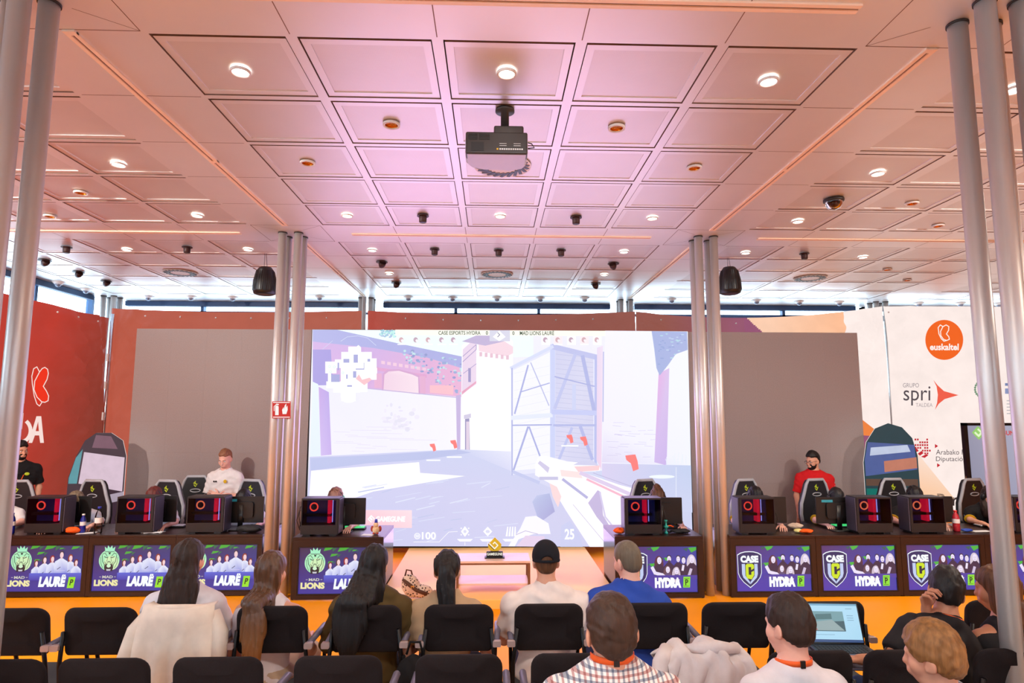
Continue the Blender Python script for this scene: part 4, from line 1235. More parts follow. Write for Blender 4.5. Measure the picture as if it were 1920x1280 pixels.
lump('pouch', 'orange zip pouch lying at the edge of the far left desk', 'pouch', 136, 995, YL + .1, (.08, .05, .075), M_orgp, 1)
lump('pouch', 'orange zip pouch left of the tower on the right stage desk', 'pouch', 1162, 1000, YC + .12, (.07, .06, .07), M_orgp, 2)
lump('pouch', 'long orange pouch in front of the red-shirted man on the right desks', 'pouch', 1512, 1000, YR + .12, (.08, .04, .05), M_orgp, 3)
M_yp = mat('pale_yellow_pouch', L(222, 206, 130), .7, var=.1, bump=.1); M_tis = mat('beige_tissue_pack', L(206, 178, 156), .6, var=.08); M_blk = mat('black_jersey', L(24, 23, 26), .75, var=.1, bump=.15)
lump('pouch', 'small pale yellow pouch beside the long orange one', 'pouch', 1497, 997, YR + .16, (.05, .04, .045), M_yp, 4)
lump('tissue_pack', 'beige soft tissue pack behind the yellow pouch on the right desks', 'pack', 1491, 985, YR + .4, (.09, .05, .07), M_tis, 5)
lump('jacket', 'crumpled black jacket on the desk beside the left tube cluster', 'jacket', 470, 995, YL + .12, (.15, .07, .09), M_blk, 6)
lump('cable_heap', 'flat black cable heap on the right stage desk', 'case', 1277, 1003, YC + .14, (.12, .06, .05), M_blk, 7)  # heap of black cables, shaped as one lump
M_bluc = mat('blue_glasses_case', L(40, 70, 160), .4)
lump('glasses_case', 'blue glasses case right of the red bottle', 'case', 1813, 995, YR + .16, (.07, .03, .04), M_bluc, 8)
M_wht = mat('white_paper', L(232, 230, 230), .8, var=.02)
M_key = mat('keyboard_plastic', L(28, 28, 30), .5); M_keyw = mat('white_keycaps', L(226, 226, 228), .5); M_grn = mat('lit_green_keys', L(60, 190, 110), .5, emit=L(60, 200, 110), es=.8, var=0)


def keyboard(label, px, Y, mk):
    x = atY(px, 985, Y).x
    t = thing('keyboard', label, 'keyboard', (x, Y, DH + .001), 0, 'keyboards on the gaming desks')
    MB().rbox((0, 0, .009), (.40, .13, .018), .01, 'z').build('keyboard_base', M_key, t)
    k = MB()
    for i in range(15):
        for j in range(5): k.span((-.19 + i * .0255, -.058 + j * .0235, .018), (-.19 + i * .0255 + .022, -.058 + j * .0235 + .02, .026))
    k.build('keycaps', mk, t)


for px, Y, mk, lab in ((160, YL + .52, M_keyw, 'white keyboard before the bent player on the far left desk'), (318, YL + .5, M_keyw, 'white keyboard before the dark-haired player at the left'), (655, YC + .5, M_grn, 'green lit keyboard on the single desk left of the stage'),
                       (1255, YC + .5, M_key, 'black keyboard on the single desk right of the stage'), (1590, YR + .52, M_grn, 'green lit keyboard behind the large monitor on the right desks'), (1860, YR + .5, M_keyw, 'white keyboard before the player beside the light panel')):
    keyboard(lab, px, Y, mk)
for px, py, Y, w, d, rz, lab in ((163, 997, YL + .12, .2, .1, .3, 'white sheet of paper under the clear bottle'), (690, 1001, YC + .12, .14, .1, -.2, 'white sheet of paper on the desk left of the stage'), (1838, 990, YR + .2, .24, .1, .1, 'white sheet of paper right of the blue glasses case')):
    p = atY(px, py, Y)
    t = thing('paper_sheet', lab, 'paper', (p.x, Y, DH + .0015), rz)
    MB().span((-w / 2, -d / 2, 0), (w / 2, d / 2, .0012)).build('sheet', M_wht, t)
# loose white cable coil left, plush bird, teal toy
cpath = [(.13 * math.sin(k * 1.1) + .01 * k % .03, .05 * math.cos(k * 1.7), .006 + .004 * (k % 3)) for k in range(26)]
o = MB().tube(cpath, .004, 6).build('cable', M_wht, None, (atY(285, 997, YL + .1).x, YL + .1, DH + .001)); tag(o, 'tangled white cable between two towers on the left desks', 'cable')
pl = thing('plush_toy', 'beige plush toy with blue hat on the desk left of the stage', 'toy', (atY(705, 990, YC + .16).x, YC + .16, DH + .001))
M_pl = mat('beige_plush', L(226, 190, 150), .9, 0, .2, var=.15, scale=60, bump=.4, bscale=200); M_pr = mat('red_plush', L(170, 70, 60), .9, 0, .2, var=.1)
MB().sphere((0, 0, .05), (.042, .038, .05)).build('toy_body', M_pl, pl); MB().sphere((0, -.01, .108), (.03, .028, .028)).build('toy_head', M_pl, pl)
for sx in (-1, 1): MB().sphere((sx * .045, .01, .06), (.02, .015, .035)).build('wing', M_pr, pl); MB().sphere((sx * .02, -.02, .012), (.016, .022, .012)).build('toy_foot', M_pr, pl)
MB().lathe([(.02, 0), (.017, .03), (.012, .045)], (0, 0, .128), 12).build('hat', M_bc, pl)
tj = thing('desk_toy', 'small turquoise and orange desk toy beside the tower on the right stage desk', 'toy', (atY(1249, 1000, YC + .1).x, YC + .1, DH + .001))
M_tq = mat('turquoise_plastic', L(40, 170, 160), .4)
MB().lathe([(.022, 0), (.022, .02), (.008, .03), (.008, .06), (.03, .075), (.034, .09), (.012, .1), (.01, .14), (.02, .15), (.02, .16)], n=16).build('toy_body', M_tq, tj)
MB().tube([(.0, 0, .085), (.05, .0, .095), (.09, 0, .08)], .008, 8).build('toy_arm', M_orgp, tj)
# ================================================================ people: signed-distance bodies meshed by surface nets
def cap(a, b, ra, rb=None):
    return ('c', np.array(a, float), np.array(b, float), ra, ra if rb is None else rb)


def ell(c, r, R=None):
    return ('e', np.array(c, float), np.array(r, float), None if R is None else np.array(R, float))


def pd_(p, P):
    if p[0] == 'c':
        _, a, b, ra, rb = p
        ba = b - a; t = np.clip(((P - a) @ ba) / max(ba @ ba, 1e-9), 0, 1)
        return np.linalg.norm(P - a - t[:, None] * ba, axis=1) - (ra + (rb - ra) * t)
    _, c, r, R = p
    q = P - c
    if R is not None: q = q @ R
    k0 = np.linalg.norm(q / r, axis=1); k1 = np.linalg.norm(q / (r * r), axis=1) + 1e-9
    return k0 * (k0 - 1) / k1


def smin(a, b, k):
    h = np.clip(.5 + .5 * (b - a) / k, 0, 1)
    return b * (1 - h) + a * h - k * h * (1 - h)


def union(prims, k=.03):
    def f(P):
        d = None
        for p in prims:
            e = p(P) if callable(p) else pd_(p, P)
            d = e if d is None else smin(d, e, k)
        return d
    return f


def snet(f, lo, hi, h):
    lo, hi = np.array(lo, float), np.array(hi, float)
    n = np.maximum(np.ceil((hi - lo) / h).astype(int) + 1, 4)
    ax = [lo[i] + h * np.arange(n[i]) for i in range(3)]
    P = np.stack(np.meshgrid(*ax, indexing='ij'), -1).reshape(-1, 3)
    V = np.concatenate([f(P[i:i + 200000]) for i in range(0, len(P), 200000)]).reshape(n)
    V[0], V[-1] = np.maximum(V[0], h * .3), np.maximum(V[-1], h * .3)
    V[:, 0], V[:, -1] = np.maximum(V[:, 0], h * .3), np.maximum(V[:, -1], h * .3)
    V[:, :, 0], V[:, :, -1] = np.maximum(V[:, :, 0], h * .3), np.maximum(V[:, :, -1], h * .3)
    I = V < 0
    cs = tuple(n - 1)
    acc = np.zeros(cs + (3,)); cnt = np.zeros(cs)

    def sl(o): return tuple(slice(o[i], o[i] + cs[i]) for i in range(3))
    for a in range(3):
        for o1 in (0, 1):
            for o2 in (0, 1):
                o = [0, 0, 0]; b, c = [i for i in range(3) if i != a]; o[b], o[c] = o1, o2
                e = list(o); e[a] = 1
                v0, v1 = V[sl(o)], V[sl(e)]
                m = (v0 < 0) != (v1 < 0)
                t = np.where(m, v0 / np.where(v0 == v1, 1, v0 - v1), 0)
                for i in range(3):
                    acc[..., i] += m * (o[i] if i != a else t)
                cnt += m
    act = cnt > 0
    idx = -np.ones(cs, int); idx[act] = np.arange(act.sum())
    g = np.stack(np.meshgrid(*[np.arange(s) for s in cs], indexing='ij'), -1)
    vs = (g[act] + acc[act] / cnt[act][:, None]) * h + lo
    F = []
    for a in range(3):
        b, c = (a + 1) % 3, (a + 2) % 3
        s0 = [slice(1, n[i] - 1) for i in range(3)]; s0[a] = slice(0, n[a] - 1)
        s1 = list(s0); s1[a] = slice(1, n[a])
        i0, i1 = I[tuple(s0)], I[tuple(s1)]
        w = np.argwhere(i0 != i1)
        if not len(w): continue
        inv = i1[i0 != i1]
        off = np.array([1, 1, 1]); off[a] = 0
        w = w + off
        q = []
        for db, dc in ((0, 0), (1, 0), (1, 1), (0, 1)):
            u = w.copy(); u[:, b] -= db; u[:, c] -= dc
            q.append(idx[u[:, 0], u[:, 1], u[:, 2]])
        q = np.stack(q, 1)
        q[inv] = q[inv][:, ::-1]
        F.append(q[:, ::-1] if False else q)
    F = np.concatenate(F) if F else np.zeros((0, 4), int)
    return vs, F


def relax(v, F, it=1):
    for _ in range(it):
        s = np.zeros_like(v); c = np.zeros(len(v))
        for k in range(4):
            a, b = F[:, k], F[:, (k + 1) % 4]
            np.add.at(s, a, v[b]); np.add.at(c, a, 1); np.add.at(s, b, v[a]); np.add.at(c, b, 1)
        v = v * .45 + .55 * s / np.maximum(c, 1)[:, None]
    return v


def smesh(name, patches, m, parent, it=1):
    vs, fs, o = [], [], 0
    for v, F in patches:
        if not len(v): continue
        v = relax(v, F, it)
        vs.append(v); fs.append(F + o); o += len(v)
    if not vs: return None
    v = np.concatenate(vs); F = np.concatenate(fs)
    me = bpy.data.meshes.new(name)
    me.vertices.add(len(v)); me.vertices.foreach_set('co', v.ravel())
    me.loops.add(len(F) * 4); me.loops.foreach_set('vertex_index', F.ravel().astype(np.int32))
    me.polygons.add(len(F)); me.polygons.foreach_set('loop_start', np.arange(len(F), dtype=np.int32) * 4)
    me.polygons.foreach_set('use_smooth', np.ones(len(F), bool))
    me.materials.append(m)
    me.update(calc_edges=True); me.validate()
    ob = bpy.data.objects.new(name, me); COL.objects.link(ob); ob.parent = parent
    return ob


def patch(f, prims_or_box, h, pad=.03):
    if isinstance(prims_or_box, tuple) and len(prims_or_box) == 2 and not isinstance(prims_or_box[0], str):
        return snet(f, prims_or_box[0], prims_or_box[1], h)
    lo = np.full(3, 1e9); hi = -lo
    for p in prims_or_box:
        if p[0] == 'c':
            r = max(p[3], p[4]); a, b = np.minimum(p[1], p[2]) - r, np.maximum(p[1], p[2]) + r
        else:
            r = max(p[2]); a, b = p[1] - r, p[1] + r
        lo = np.minimum(lo, a); hi = np.maximum(hi, b)
    return snet(f, lo - pad, hi + pad, h)


def rotm(yaw, pitch, roll=0):
    """+y is forward; yaw turns left (+), pitch nods down (+), roll tilts to the right ear (+), degrees"""
    return np.array(Matrix.Rotation(math.radians(yaw), 3, 'Z') @ Matrix.Rotation(math.radians(-pitch), 3, 'X') @ Matrix.Rotation(math.radians(roll), 3, 'Y'))


def M_skin(nm, rgb): return mat('skin_' + nm, L(*rgb), .52, 0, .4, var=.05, scale=14, bump=.04, bscale=220)
def M_hair(nm, rgb, v=.35): return mat('hair_' + nm, L(*rgb), .55, 0, .35, var=v, scale=60, stretch=(1, 1, .06), bump=.25, bscale=130)
def M_cloth(nm, rgb, v=.05): return mat('cloth_' + nm, L(*rgb), .82, 0, .2, var=v, scale=18, bump=.12, bscale=350)


SK = M_skin('fair', (222, 160, 132)); SK2 = M_skin('tan', (196, 132, 102)); SKP = M_skin('pink', (236, 178, 158))
M_eye = mat('eye_white', L(230, 226, 222), .2, var=0); M_iris = mat('eye_iris', L(46, 34, 28), .2, var=0)
M_lan = mat('orange_lanyard', L(244, 96, 20), .6, var=.06, scale=40)


def head_prims(c, R, s=1.0, wide=1.0):
    def W(p): return c + R @ (np.array(p) * s * np.array([wide, 1, 1]))
    def e(p, r, RR=R): return ell(W(p), np.array(r) * s * np.array([wide, 1, 1]), RR)
    pr = [e((0, -.012, .03), (.074, .094, .092)), e((0, .03, -.03), (.060, .062, .085)), e((0, .042, -.082), (.042, .042, .032)),
          cap(W((0, .09, .0)), W((0, .106, -.030)), .009 * s, .0135 * s), cap(W((-.03, .082, .020)), W((.03, .082, .020)), .012 * s),
          e((0, .090, -.060), (.024, .012, .0075)), e((0, .088, -.068), (.02, .012, .007)), e((.045, .05, -.03), (.025, .03, .03)), e((-.045, .05, -.03), (.025, .03, .03))]
    ears = []
    for sx in (-1, 1):
        RR = R @ np.array(Matrix.Rotation(sx * .35, 3, 'Z'))
        ears.append(ell(W((sx * .078, -.012, -.012)), np.array((.010, .022, .033)) * s, RR)); ears.append(ell(W((sx * .074, .004, -.03)), np.array((.010, .012, .014)) * s, RR))
    eyes = [W((sx * .031, .080, .003)) for sx in (-1, 1)]
    base = union(pr, .022 * s); ef = union(ears, .008)

    def f(P):
        d = base(P)
        for q in eyes:
            g = np.linalg.norm(P - (q + R @ np.array((0, .020, 0)) * s), axis=1) - .0155 * s
            d = -smin(-d, g, .012)
        return smin(d, ef(P), .012)
    return f, pr + ears, eyes, W


def waves(scale, seed, n=9, aniso=(1, 1, 1)):
    g = np.random.RandomState(seed)
    K = g.normal(size=(n, 3)) * NP(aniso); K = K / np.linalg.norm(K, axis=1)[:, None] * (scale * g.uniform(.6, 1.5, n))[:, None]; ph = g.uniform(0, 6.28, n)
    return lambda q: np.sin(q @ K.T + ph).sum(1) / math.sqrt(n)


NP = np.array


def hair_short(c, R, s=1, thick=0., low=0., fr=.0, top=0., rough=.003, fade=0., seed=1):
    """short crop: skull cap shell cut along the hair line"""
    w1, w2 = waves(95, seed, 9, (1.3, .5, .8)), waves(230, seed + 5, 9, (1.3, .5, .8))

    def f(P):
        q = (P - c) @ R / s
        e = pd_(ell((0, -.014, .036), (.0825 + thick, .104 + thick, .097 + thick + top)), q)
        e = smin(e, pd_(ell((0, -.045, -.02), (.066 + thick * .5, .062 + thick * .5, .06)), q), .03)
        cut = (-.012 - low + (.78 + fr) * q[:, 1] + np.where(q[:, 1] > .045, (q[:, 1] - .045) * .5, 0)) - q[:, 2]
        ear = .026 - np.sqrt((q[:, 1] + .004) ** 2 + (q[:, 2] + .02) ** 2 + (np.abs(q[:, 0]) < .06) * 1.0)
        n = rough * (.75 * w1(q) + .5 * w2(q))
        cut = cut + fade * np.maximum(0, np.abs(q[:, 0]) - .042) * np.where(q[:, 1] < -.02, .6, 1.0) + .12 * rough * w2(q) / .003 * .03
        return np.maximum(np.maximum(e * s + n, cut * .75 * s), ear * s)
    return f


def hair_long(c, R, curtain, k=.035, rough=.0035, face=True, s=1):
    cap_ = ell((0, -.016, .034), (.088, .108, .102))
    cu = union(curtain, k); wv = waves(11, 3)

    def f(P):
        q = (P - c) @ R / s
        e = pd_(cap_, q) * s
        fc = (np.where(q[:, 1] > .02, 1, -1) * .0 + (.9 * q[:, 1] - .02) - q[:, 2]) * .7
        e = np.maximum(e, fc * s) if face else e
        d = smin(e, cu(P), k)
        P = P + .012 * NP((1., .6, 0)) * wv(P)[:, None]
        w = rough * (np.sin(P[:, 0] * 170 + 2.2 * np.sin(P[:, 2] * 13 + P[:, 0] * 20)) + .7 * np.sin(P[:, 0] * 420 + 3 * np.sin(P[:, 2] * 21)) + .6 * np.sin(P[:, 1] * 190 + 2 * np.sin(P[:, 2] * 17)))
        return d + w
    return f


def hand(w, d, n, side, curl=.5, s=1.0, spread=.16):
    """prims of a right/left hand: w wrist, d towards the fingers, n out of the back of the hand"""
    d = np.array(d, float); d /= np.linalg.norm(d); n = np.array(n, float); n -= d * (n @ d); n /= np.linalg.norm(n)
    x = np.cross(d, n) * side      # towards the thumb
    w = np.array(w, float)
    pr = [cap(w - d * .03, w + d * .02, .027 * s, .026 * s)]
    for k in range(4):
        a = .028 - .0187 * k
        pr.append(cap(w + d * .02 * s + x * a * .6 * s, w + d * .085 * s + x * a * s, .0135 * s, .0105 * s))
        l = (.043, .048, .045, .036)[k] * s
        p = w + d * .088 * s + x * a * s; ang = curl * .5; dirx = x * (spread * (1.2 - k))
        for j in range(3):
            dd = d * math.cos(ang) - n * math.sin(ang) + dirx * (j == 0)
            dd /= np.linalg.norm(dd)
            q = p + dd * l * (1, .72, .58)[j]
            pr.append(cap(p, q, (.0092, .0082, .0073)[j] * s, (.0082, .0073, .0062)[j] * s)); p = q; ang += curl * .75
    p = w + d * .015 * s + x * .02 * s; dd = d * .62 + x * .72 - n * .25
    for j, l in enumerate((.036, .034, .028)):
        q = p + dd / np.linalg.norm(dd) * l * s
        pr.append(cap(p, q, (.013, .0105, .009)[j] * s, (.0105, .009, .0075)[j] * s)); p = q; dd = dd + d * .5 - n * .25 * curl
    return pr


class Person:
    def __init__(s, label, x, y, rz=0, hip=.5, lean=5, side=0, neck=(0, 6, 0), shw=.185, tor=1.0, sit=True, hs=1.0, arms=None, wide=1.0, skin=None, z=0., bulk=1.0, hy=0, nk=.152, name='person'):
        s.t = thing(name, label, 'person', (x, y, z), rz)
        s.skin = skin or SK; s.hs = hs; s.bulk = bulk
        l, sd = math.radians(lean), math.radians(side)
        u = NP((math.sin(sd), math.sin(l) * math.cos(sd), math.cos(l) * math.cos(sd))); s.u = u
        r = NP((1., 0, 0)); r = r - u * (r @ u); r /= np.linalg.norm(r); fw = np.cross(u, r); s.r, s.fw = r, fw
        H = NP((0, 0, hip)); s.H = H
        T = lambda a, b=0., c=0.: H + u * a * tor + fw * b + r * c
        s.T = T
        nb = T(.50, -.015); s.nb = nb
        R = rotm(*neck); s.R = R
        hc = nb + NP((0, math.sin(l) * .07, .0)) + (u * .6 + R @ NP((0, 0, 1)) * .5) * nk * hs + NP((0, hy, 0)); s.hc = hc
        s.sh = [T(.415, -.005, -shw), T(.415, -.005, shw)]
        b = bulk
        tors = [ell(T(.0, -.01), NP((.165, .12, .12)) * b, np.stack([r, fw, u], 1)), ell(T(.16, .0), NP((.14, .105, .15)) * b, np.stack([r, fw, u], 1)), ell(T(.33, -.005), NP((.165, .112, .16)) * b, np.stack([r, fw, u], 1)),
                cap(T(.385, -.015, -shw * .88), T(.385, -.015, shw * .88), .064 * b), cap(T(.28, -.01, -shw * .6), T(.28, -.01, shw * .6), .1 * b),
                cap(nb, s.sh[0] * .55 + nb * .45 - u * .02, .05), cap(nb, s.sh[1] * .55 + nb * .45 - u * .02, .05)]
        s.tors = tors
        s.neck = [cap(nb - u * .05, hc + R @ NP((0, -.02, -.05)) * hs, .062 * (.5 + .5 * b), .056)]
        s.arm = []
        d = arms or {}
        for i, sx in enumerate((-1, 1)):
            S = s.sh[i]
            e = S + NP(d.get('LR'[i] + 'e', (sx * .06, .03, -.27))); w = e + NP(d.get('LR'[i] + 'w', (-sx * .10, .21, .0)))
            s.arm.append((S, e, w))
        if sit:
            s.legs = []
            for sx in (-1, 1):
                kn = H + NP((sx * .13, .40, .0)); an = NP((kn[0], kn[1] - .02, .08)); s.legs += [cap(H + NP((sx * .09, .03, -.01)), kn, .085, .058), cap(kn, an, .054, .038)]
                s.legs.append(('f', an))
        else:
            s.legs = []
            for sx in (-1, 1):
                kn = NP((sx * .10, .02, hip * .54)); an = NP((sx * .11, -.02, .08)); s.legs += [cap(H + NP((sx * .085, 0, -.04)), kn, .085, .056), cap(kn, an, .054, .038)]
                s.legs.append(('f', an))
        s.wide = wide

    def body(s, hands=((0, .5), (0, .5)), hd=None, h=.013, hh=.0068, hn=None):
        legp = [p for p in s.legs if p[0] == 'c']; feet = [cap(p[1] + NP((0, -.03, -.035)), p[1] + NP((0, .13, -.045)), .036, .03) for p in s.legs if p[0] == 'f']
        armp = []
        for S, e, w in s.arm: armp += [cap(S, e, .045 * s.bulk, .037), cap(e, w, .039, .027)]
        full = s.tors + s.neck + legp + feet
        f1 = union(full, .045); f2 = union(armp, .02)
        P = [patch(lambda p: smin(f1(p), f2(p), .035), full + armp, h)]
        hf, hp, s.eyes, s.W = head_prims(s.hc, s.R, s.hs, s.wide)
        P.append(patch(lambda p: smin(hf(p), union(s.neck)(p), .03), hp + [cap(s.nb, s.hc, .05)], hh, .012))
        for i in (0, 1):
            if hands[i] is None: continue
            S, e, w = s.arm[i]
            dd = (hd[i] if hd and hd[i] is not None else (w - e))
            nn = (hn[i] if hn and hn[i] is not None else (0, 0, 1))
            hp = hand(w, dd, nn, (1, -1)[i], hands[i][1])
            P.append(patch(union(hp + [cap(e + (w - e) * .8, w, .029, .027)], .008), hp, .0048, .012))
        s.b = smesh('body', P, s.skin, s.t)
        return s

    def shirt(s, m, sleeve=.62, h=.0115, hem=-.06, infl=.014, wr=.004, name='shirt', neckr=.07, drop=.0, tank=False, loose=0.):
        tp = []
        for p in s.tors: tp.append(('c', p[1], p[2], p[3] + infl, p[4] + infl) if p[0] == 'c' else ('e', p[1], p[2] + infl + loose, p[3]))
        ap = []
        if sleeve > 0:
            for S, e, w in s.arm:
                if sleeve <= 1: ap.append(cap(S, S + (e - S) * sleeve, .049 * s.bulk + infl * .5, .047 * s.bulk + infl * .7 + loose * .5))
                else: ap += [cap(S, e, .049 * s.bulk + infl * .5, .044 + infl * .6), cap(e, e + (w - e) * (sleeve - 1), .044 + infl * .6, .034 + infl * .5)]
        ft = union(tp, .05); fa = union(ap, .02) if ap else None
        nb, u, fw = s.nb, s.u, s.fw
        hz = s.H + s.u * hem

        def f(P):
            d = ft(P)
            if fa is not None: d = smin(d, fa(P), .03)
            d = d + wr * (np.sin(P[:, 2] * 46 + 2.6 * np.sin(P[:, 0] * 9 + P[:, 1] * 7)) * np.sin(P[:, 0] * 8 + 1.3) + .7 * np.sin(P[:, 2] * 83 + 5 * np.sin(P[:, 0] * 13)) * np.sin(P[:, 0] * 17 + P[:, 2] * 6))
            nk = neckr - np.linalg.norm((P - (nb + u * (.055 - drop) + fw * .02)) * NP((1, 1, .8)), axis=1)
            d = np.maximum(d, nk)
            if tank: d = np.maximum(d, ((P - nb) @ u) + .05 + np.maximum(0, .4 * 0) - np.where(np.abs((P - nb) @ s.r) < .115, .12, 0))
            d = np.maximum(d, -((P - hz) @ u))
            if sleeve > 0 and sleeve <= 1:
                for S, e, w in s.arm:
                    ad = (e - S) / np.linalg.norm(e - S); ln = np.linalg.norm(e - S)
                    r_ = np.linalg.norm(P - S - np.clip((P - S) @ ad, 0, ln * 1.2)[:, None] * ad, axis=1)
                    d = np.where((r_ < .085) & ((P - S) @ ad > ln * .3), np.maximum(d, (P - S) @ ad - ln * sleeve), d)
            return d
        return smesh(name, [patch(f, tp + ap, h)], m, s.t)

    def trousers(s, m, h=.018):
        lp = [('c', p[1], p[2], p[3] + .014, p[4] + .02) for p in s.legs if p[0] == 'c']
        pv = [('e', s.tors[0][1], s.tors[0][2] + .012, s.tors[0][3])]
        f = union(lp + pv, .03)
        return smesh('trousers', [patch(lambda P: np.maximum(f(P), P[:, 2] - s.H[2] - .09), lp + pv, h)], m, s.t)

    def hair(s, f, m, box, h=.0065, name='hair'):
        lo, hi = NP(box[0]), NP(box[1])
        return smesh(name, [snet(f, s.hc + lo, s.hc + hi, h)], m, s.t)

    def crop(s, m, h=.0062, **k):
        b = .15 * s.hs
        return s.hair(hair_short(s.hc, s.R, s.hs, **k), m, ((-b, -b, -b * .9), (b, b, b * 1.12)), h)

    def face(s, brow, beard=None):
        for q in s.eyes:
            m = MB(); m.sphere(q, .0118 * s.hs, 12, 8); e = m.build('eye', M_eye, s.t)
            c = Vector(q) + Vector(s.R @ NP((0, .0085, -.001)) * s.hs)
            MB().sphere(c, .0052 * s.hs, 10, 6).build('iris', M_iris, e)
        for sx in (-1, 1):
            MB().tube([s.W((sx * .014, .093, .021)), s.W((sx * .03, .0935, .026)), s.W((sx * .047, .085, .021))], [.0035, .0042, .0028], 6).build('eyebrow', brow, s.t)
        if beard:
            c, R = s.hc, s.R

            def f(P):
                q = (P - c) @ R / s.hs
                d = smin(pd_(ell((0, .03, -.03), (.068, .069, .095)), q), pd_(ell((0, .044, -.086), (.052, .053, .041)), q), .02)
                up = q[:, 2] - (-.028 + np.where(np.abs(q[:, 0]) > .045, (np.abs(q[:, 0]) - .045) * 1.6, 0))
                mouth = .011 - np.sqrt((q[:, 0] * .45) ** 2 + (q[:, 2] + .062) ** 2)
                n = .0016 * np.sin(q[:, 0] * 300) * np.sin(q[:, 2] * 330 + q[:, 1] * 100)
                nose = .016 - np.sqrt((q[:, 0]) ** 2 + (q[:, 2] + .02) ** 2 + (q[:, 1] - .1) ** 2)
                return np.maximum(np.maximum(np.maximum(d + n, up), np.maximum(mouth, nose)), -(q[:, 1] + .02)) * s.hs
            s.hair(f, beard, ((-.1, -.1, -.16), (.1, .16, .03)), .006, 'beard')

    def headset(s, m, pad, name='headset'):
        o = MB(); W = s.W
        o.tube([W((.088 * math.cos(a) * 1.02, -.005, .115 * math.sin(a) + .01)) for a in np.linspace(-.05, PI + .05, 18)], .0105, 8)
        b = o.build(name, m, s.t)
        e = MB()
        Rx = Matrix(s.R.tolist())
        for sx in (-1, 1): e.sphere(W((sx * .092, -.005, -.012)), (.022, .036, .046), 14, 10, 0, Rx)
        e.build('ear_cushions', pad, b)

    def lanyard(s, ends=.0, clip=False, drop=-.02, front=True):
        nb, u, r, fw = s.nb, s.u, s.r, s.fw
        pts = []
        n = 22
        for k in range(n + 1):
            a = PI * (1.0 + k / n) if True else 0
            pts.append(nb + r * math.cos(a) * .078 + fw * (math.sin(a) * .072 - .0) + u * (.028 + drop - .02 * math.sin(a) * 0))
        fr = [[], []]
        if front:
            pts = [nb + r * -.045 + fw * .125 + u * -.16, nb + r * -.078 + fw * .07 + u * -.03] + pts + [nb + r * .078 + fw * .07 + u * -.03, nb + r * .045 + fw * .125 + u * -.16]
        m = MB(); vs = []; c0 = nb
        for p in pts:
            o_ = (p - c0) - u * ((p - c0) @ u); o_ = o_ / (np.linalg.norm(o_) + 1e-6) * .004
            vs += [p + o_ + u * .011, p + o_ - u * .011]
        m.add(vs, [(2 * i, 2 * i + 1, 2 * i + 3, 2 * i + 2) for i in range(len(pts) - 1)], 0, True)
        o = m.build('lanyard', M_lan, s.t, solid=.003)
        if clip:
            p = nb - fw * .078 + u * (.028 + drop)
            MB().box(p, (.02, .008, .03)).build('lanyard_clip', M_dark, o)
# ================================================================ audience chairs
M_fab = mat('black_chair_fabric', L(34, 27, 28), .9, 0, .2, var=.12, scale=200, bump=.25, bscale=500)
M_fabs = mat('grey_seat_fabric', L(70, 70, 72), .9, 0, .2, var=.1, scale=200, bump=.2, bscale=500)
M_arm = mat('grey_armrest_plastic', L(112, 104, 122), .4, 0, .5, var=.05)
M_armw = mat('armrest_end_cap', L(176, 150, 146), .45, .2, .5, var=.05)
M_tube = mat('black_chair_tube', L(24, 22, 24), .4, .5, .5, var=.05)


def make_chair():
    t = thing('conference_chair', '', 'chair', (0, 0, 0), 0, 'rows of black conference chairs')
    w = .43

    def bk(u, v, off):
        x = (u - .5) * w; z = .555 + v * .345
        return (x, -.04 * (v - .3) + .05 * (2 * (u - .5)) ** 2 + off, z)
    m = MB()
    pts = []; r = .075
    hw, hz = w / 2, .29
    for (cx, cz, a0) in ((hw - r, hz - r, 0), (-hw + r, hz - r, 90), (-hw + .03, .03, 180), (hw - .03, .03, 270)):
        rr = r if cz > .1 else .03
        for k in range(7):
            a = math.radians(a0 + 15 * k); pts.append((cx + rr * math.cos(a), cz + rr * math.sin(a)))
    n = len(pts)
    f_ = lambda p, off, sc: (p[0] * sc, -.04 * (p[1] / hz - .3) + .05 * (p[0] / hw) ** 2 + off, .672 + hz / 2 + (p[1] - hz / 2) * sc)
    rings = [(-.022, .5), (-.022, .93), (-.014, .985), (0, 1.0), (.014, .985), (.024, .93), (.024, .5)]
    vs = []
    for off, sc in rings: vs += [f_(p, off, sc) for p in pts]
    fs = [tuple(range(n)), tuple(range((len(rings) - 1) * n, len(rings) * n))[::-1]]
    for i in range(len(rings) - 1):
        for k in range(n): fs.append((i * n + k, (i + 1) * n + k, (i + 1) * n + (k + 1) % n, i * n + (k + 1) % n))
    m.add(vs, fs, 0, True); m.build('backrest', M_fab, t)
    MB().rbox((0, .255, .45), (.45, .44, .05), .06, 'z').build('seat', M_fabs, t, bevel=.012)
    for sx in (-1, 1):
        l = MB(); l.tube([(sx * .225, .06, 0), (sx * .225, .05, .42), (sx * .222, .02, .62), (sx * .2, .0, .82)], .0125, 8)
        l.build('leg', M_tube, t)
        l = MB(); l.tube([(sx * .225, .45, 0), (sx * .225, .43, .42), (sx * .232, .36, .68), (sx * .235, .25, .72)], .0125, 8); l.build('leg', M_tube, t)
        a = MB(); a.tube([(sx * .232, .02, .735), (sx * .24, .2, .74), (sx * .24, .34, .735), (sx * .236, .40, .71)], [.018, .02, .02, .016], 10)
        ar = a.build('armrest', M_arm, t)
        MB().rbox((sx * .236, -.005, .732), (.05, .035, .034), .008, 'y').build('end_cap', M_armw, ar)
    f = MB()
    for y in (.06, .44): f.tube([(-.225, y, .415), (.225, y, .415)], .011, 8)
    f.build('seat_frame', M_tube, t)
    return t


CH0 = make_chair(); used = []


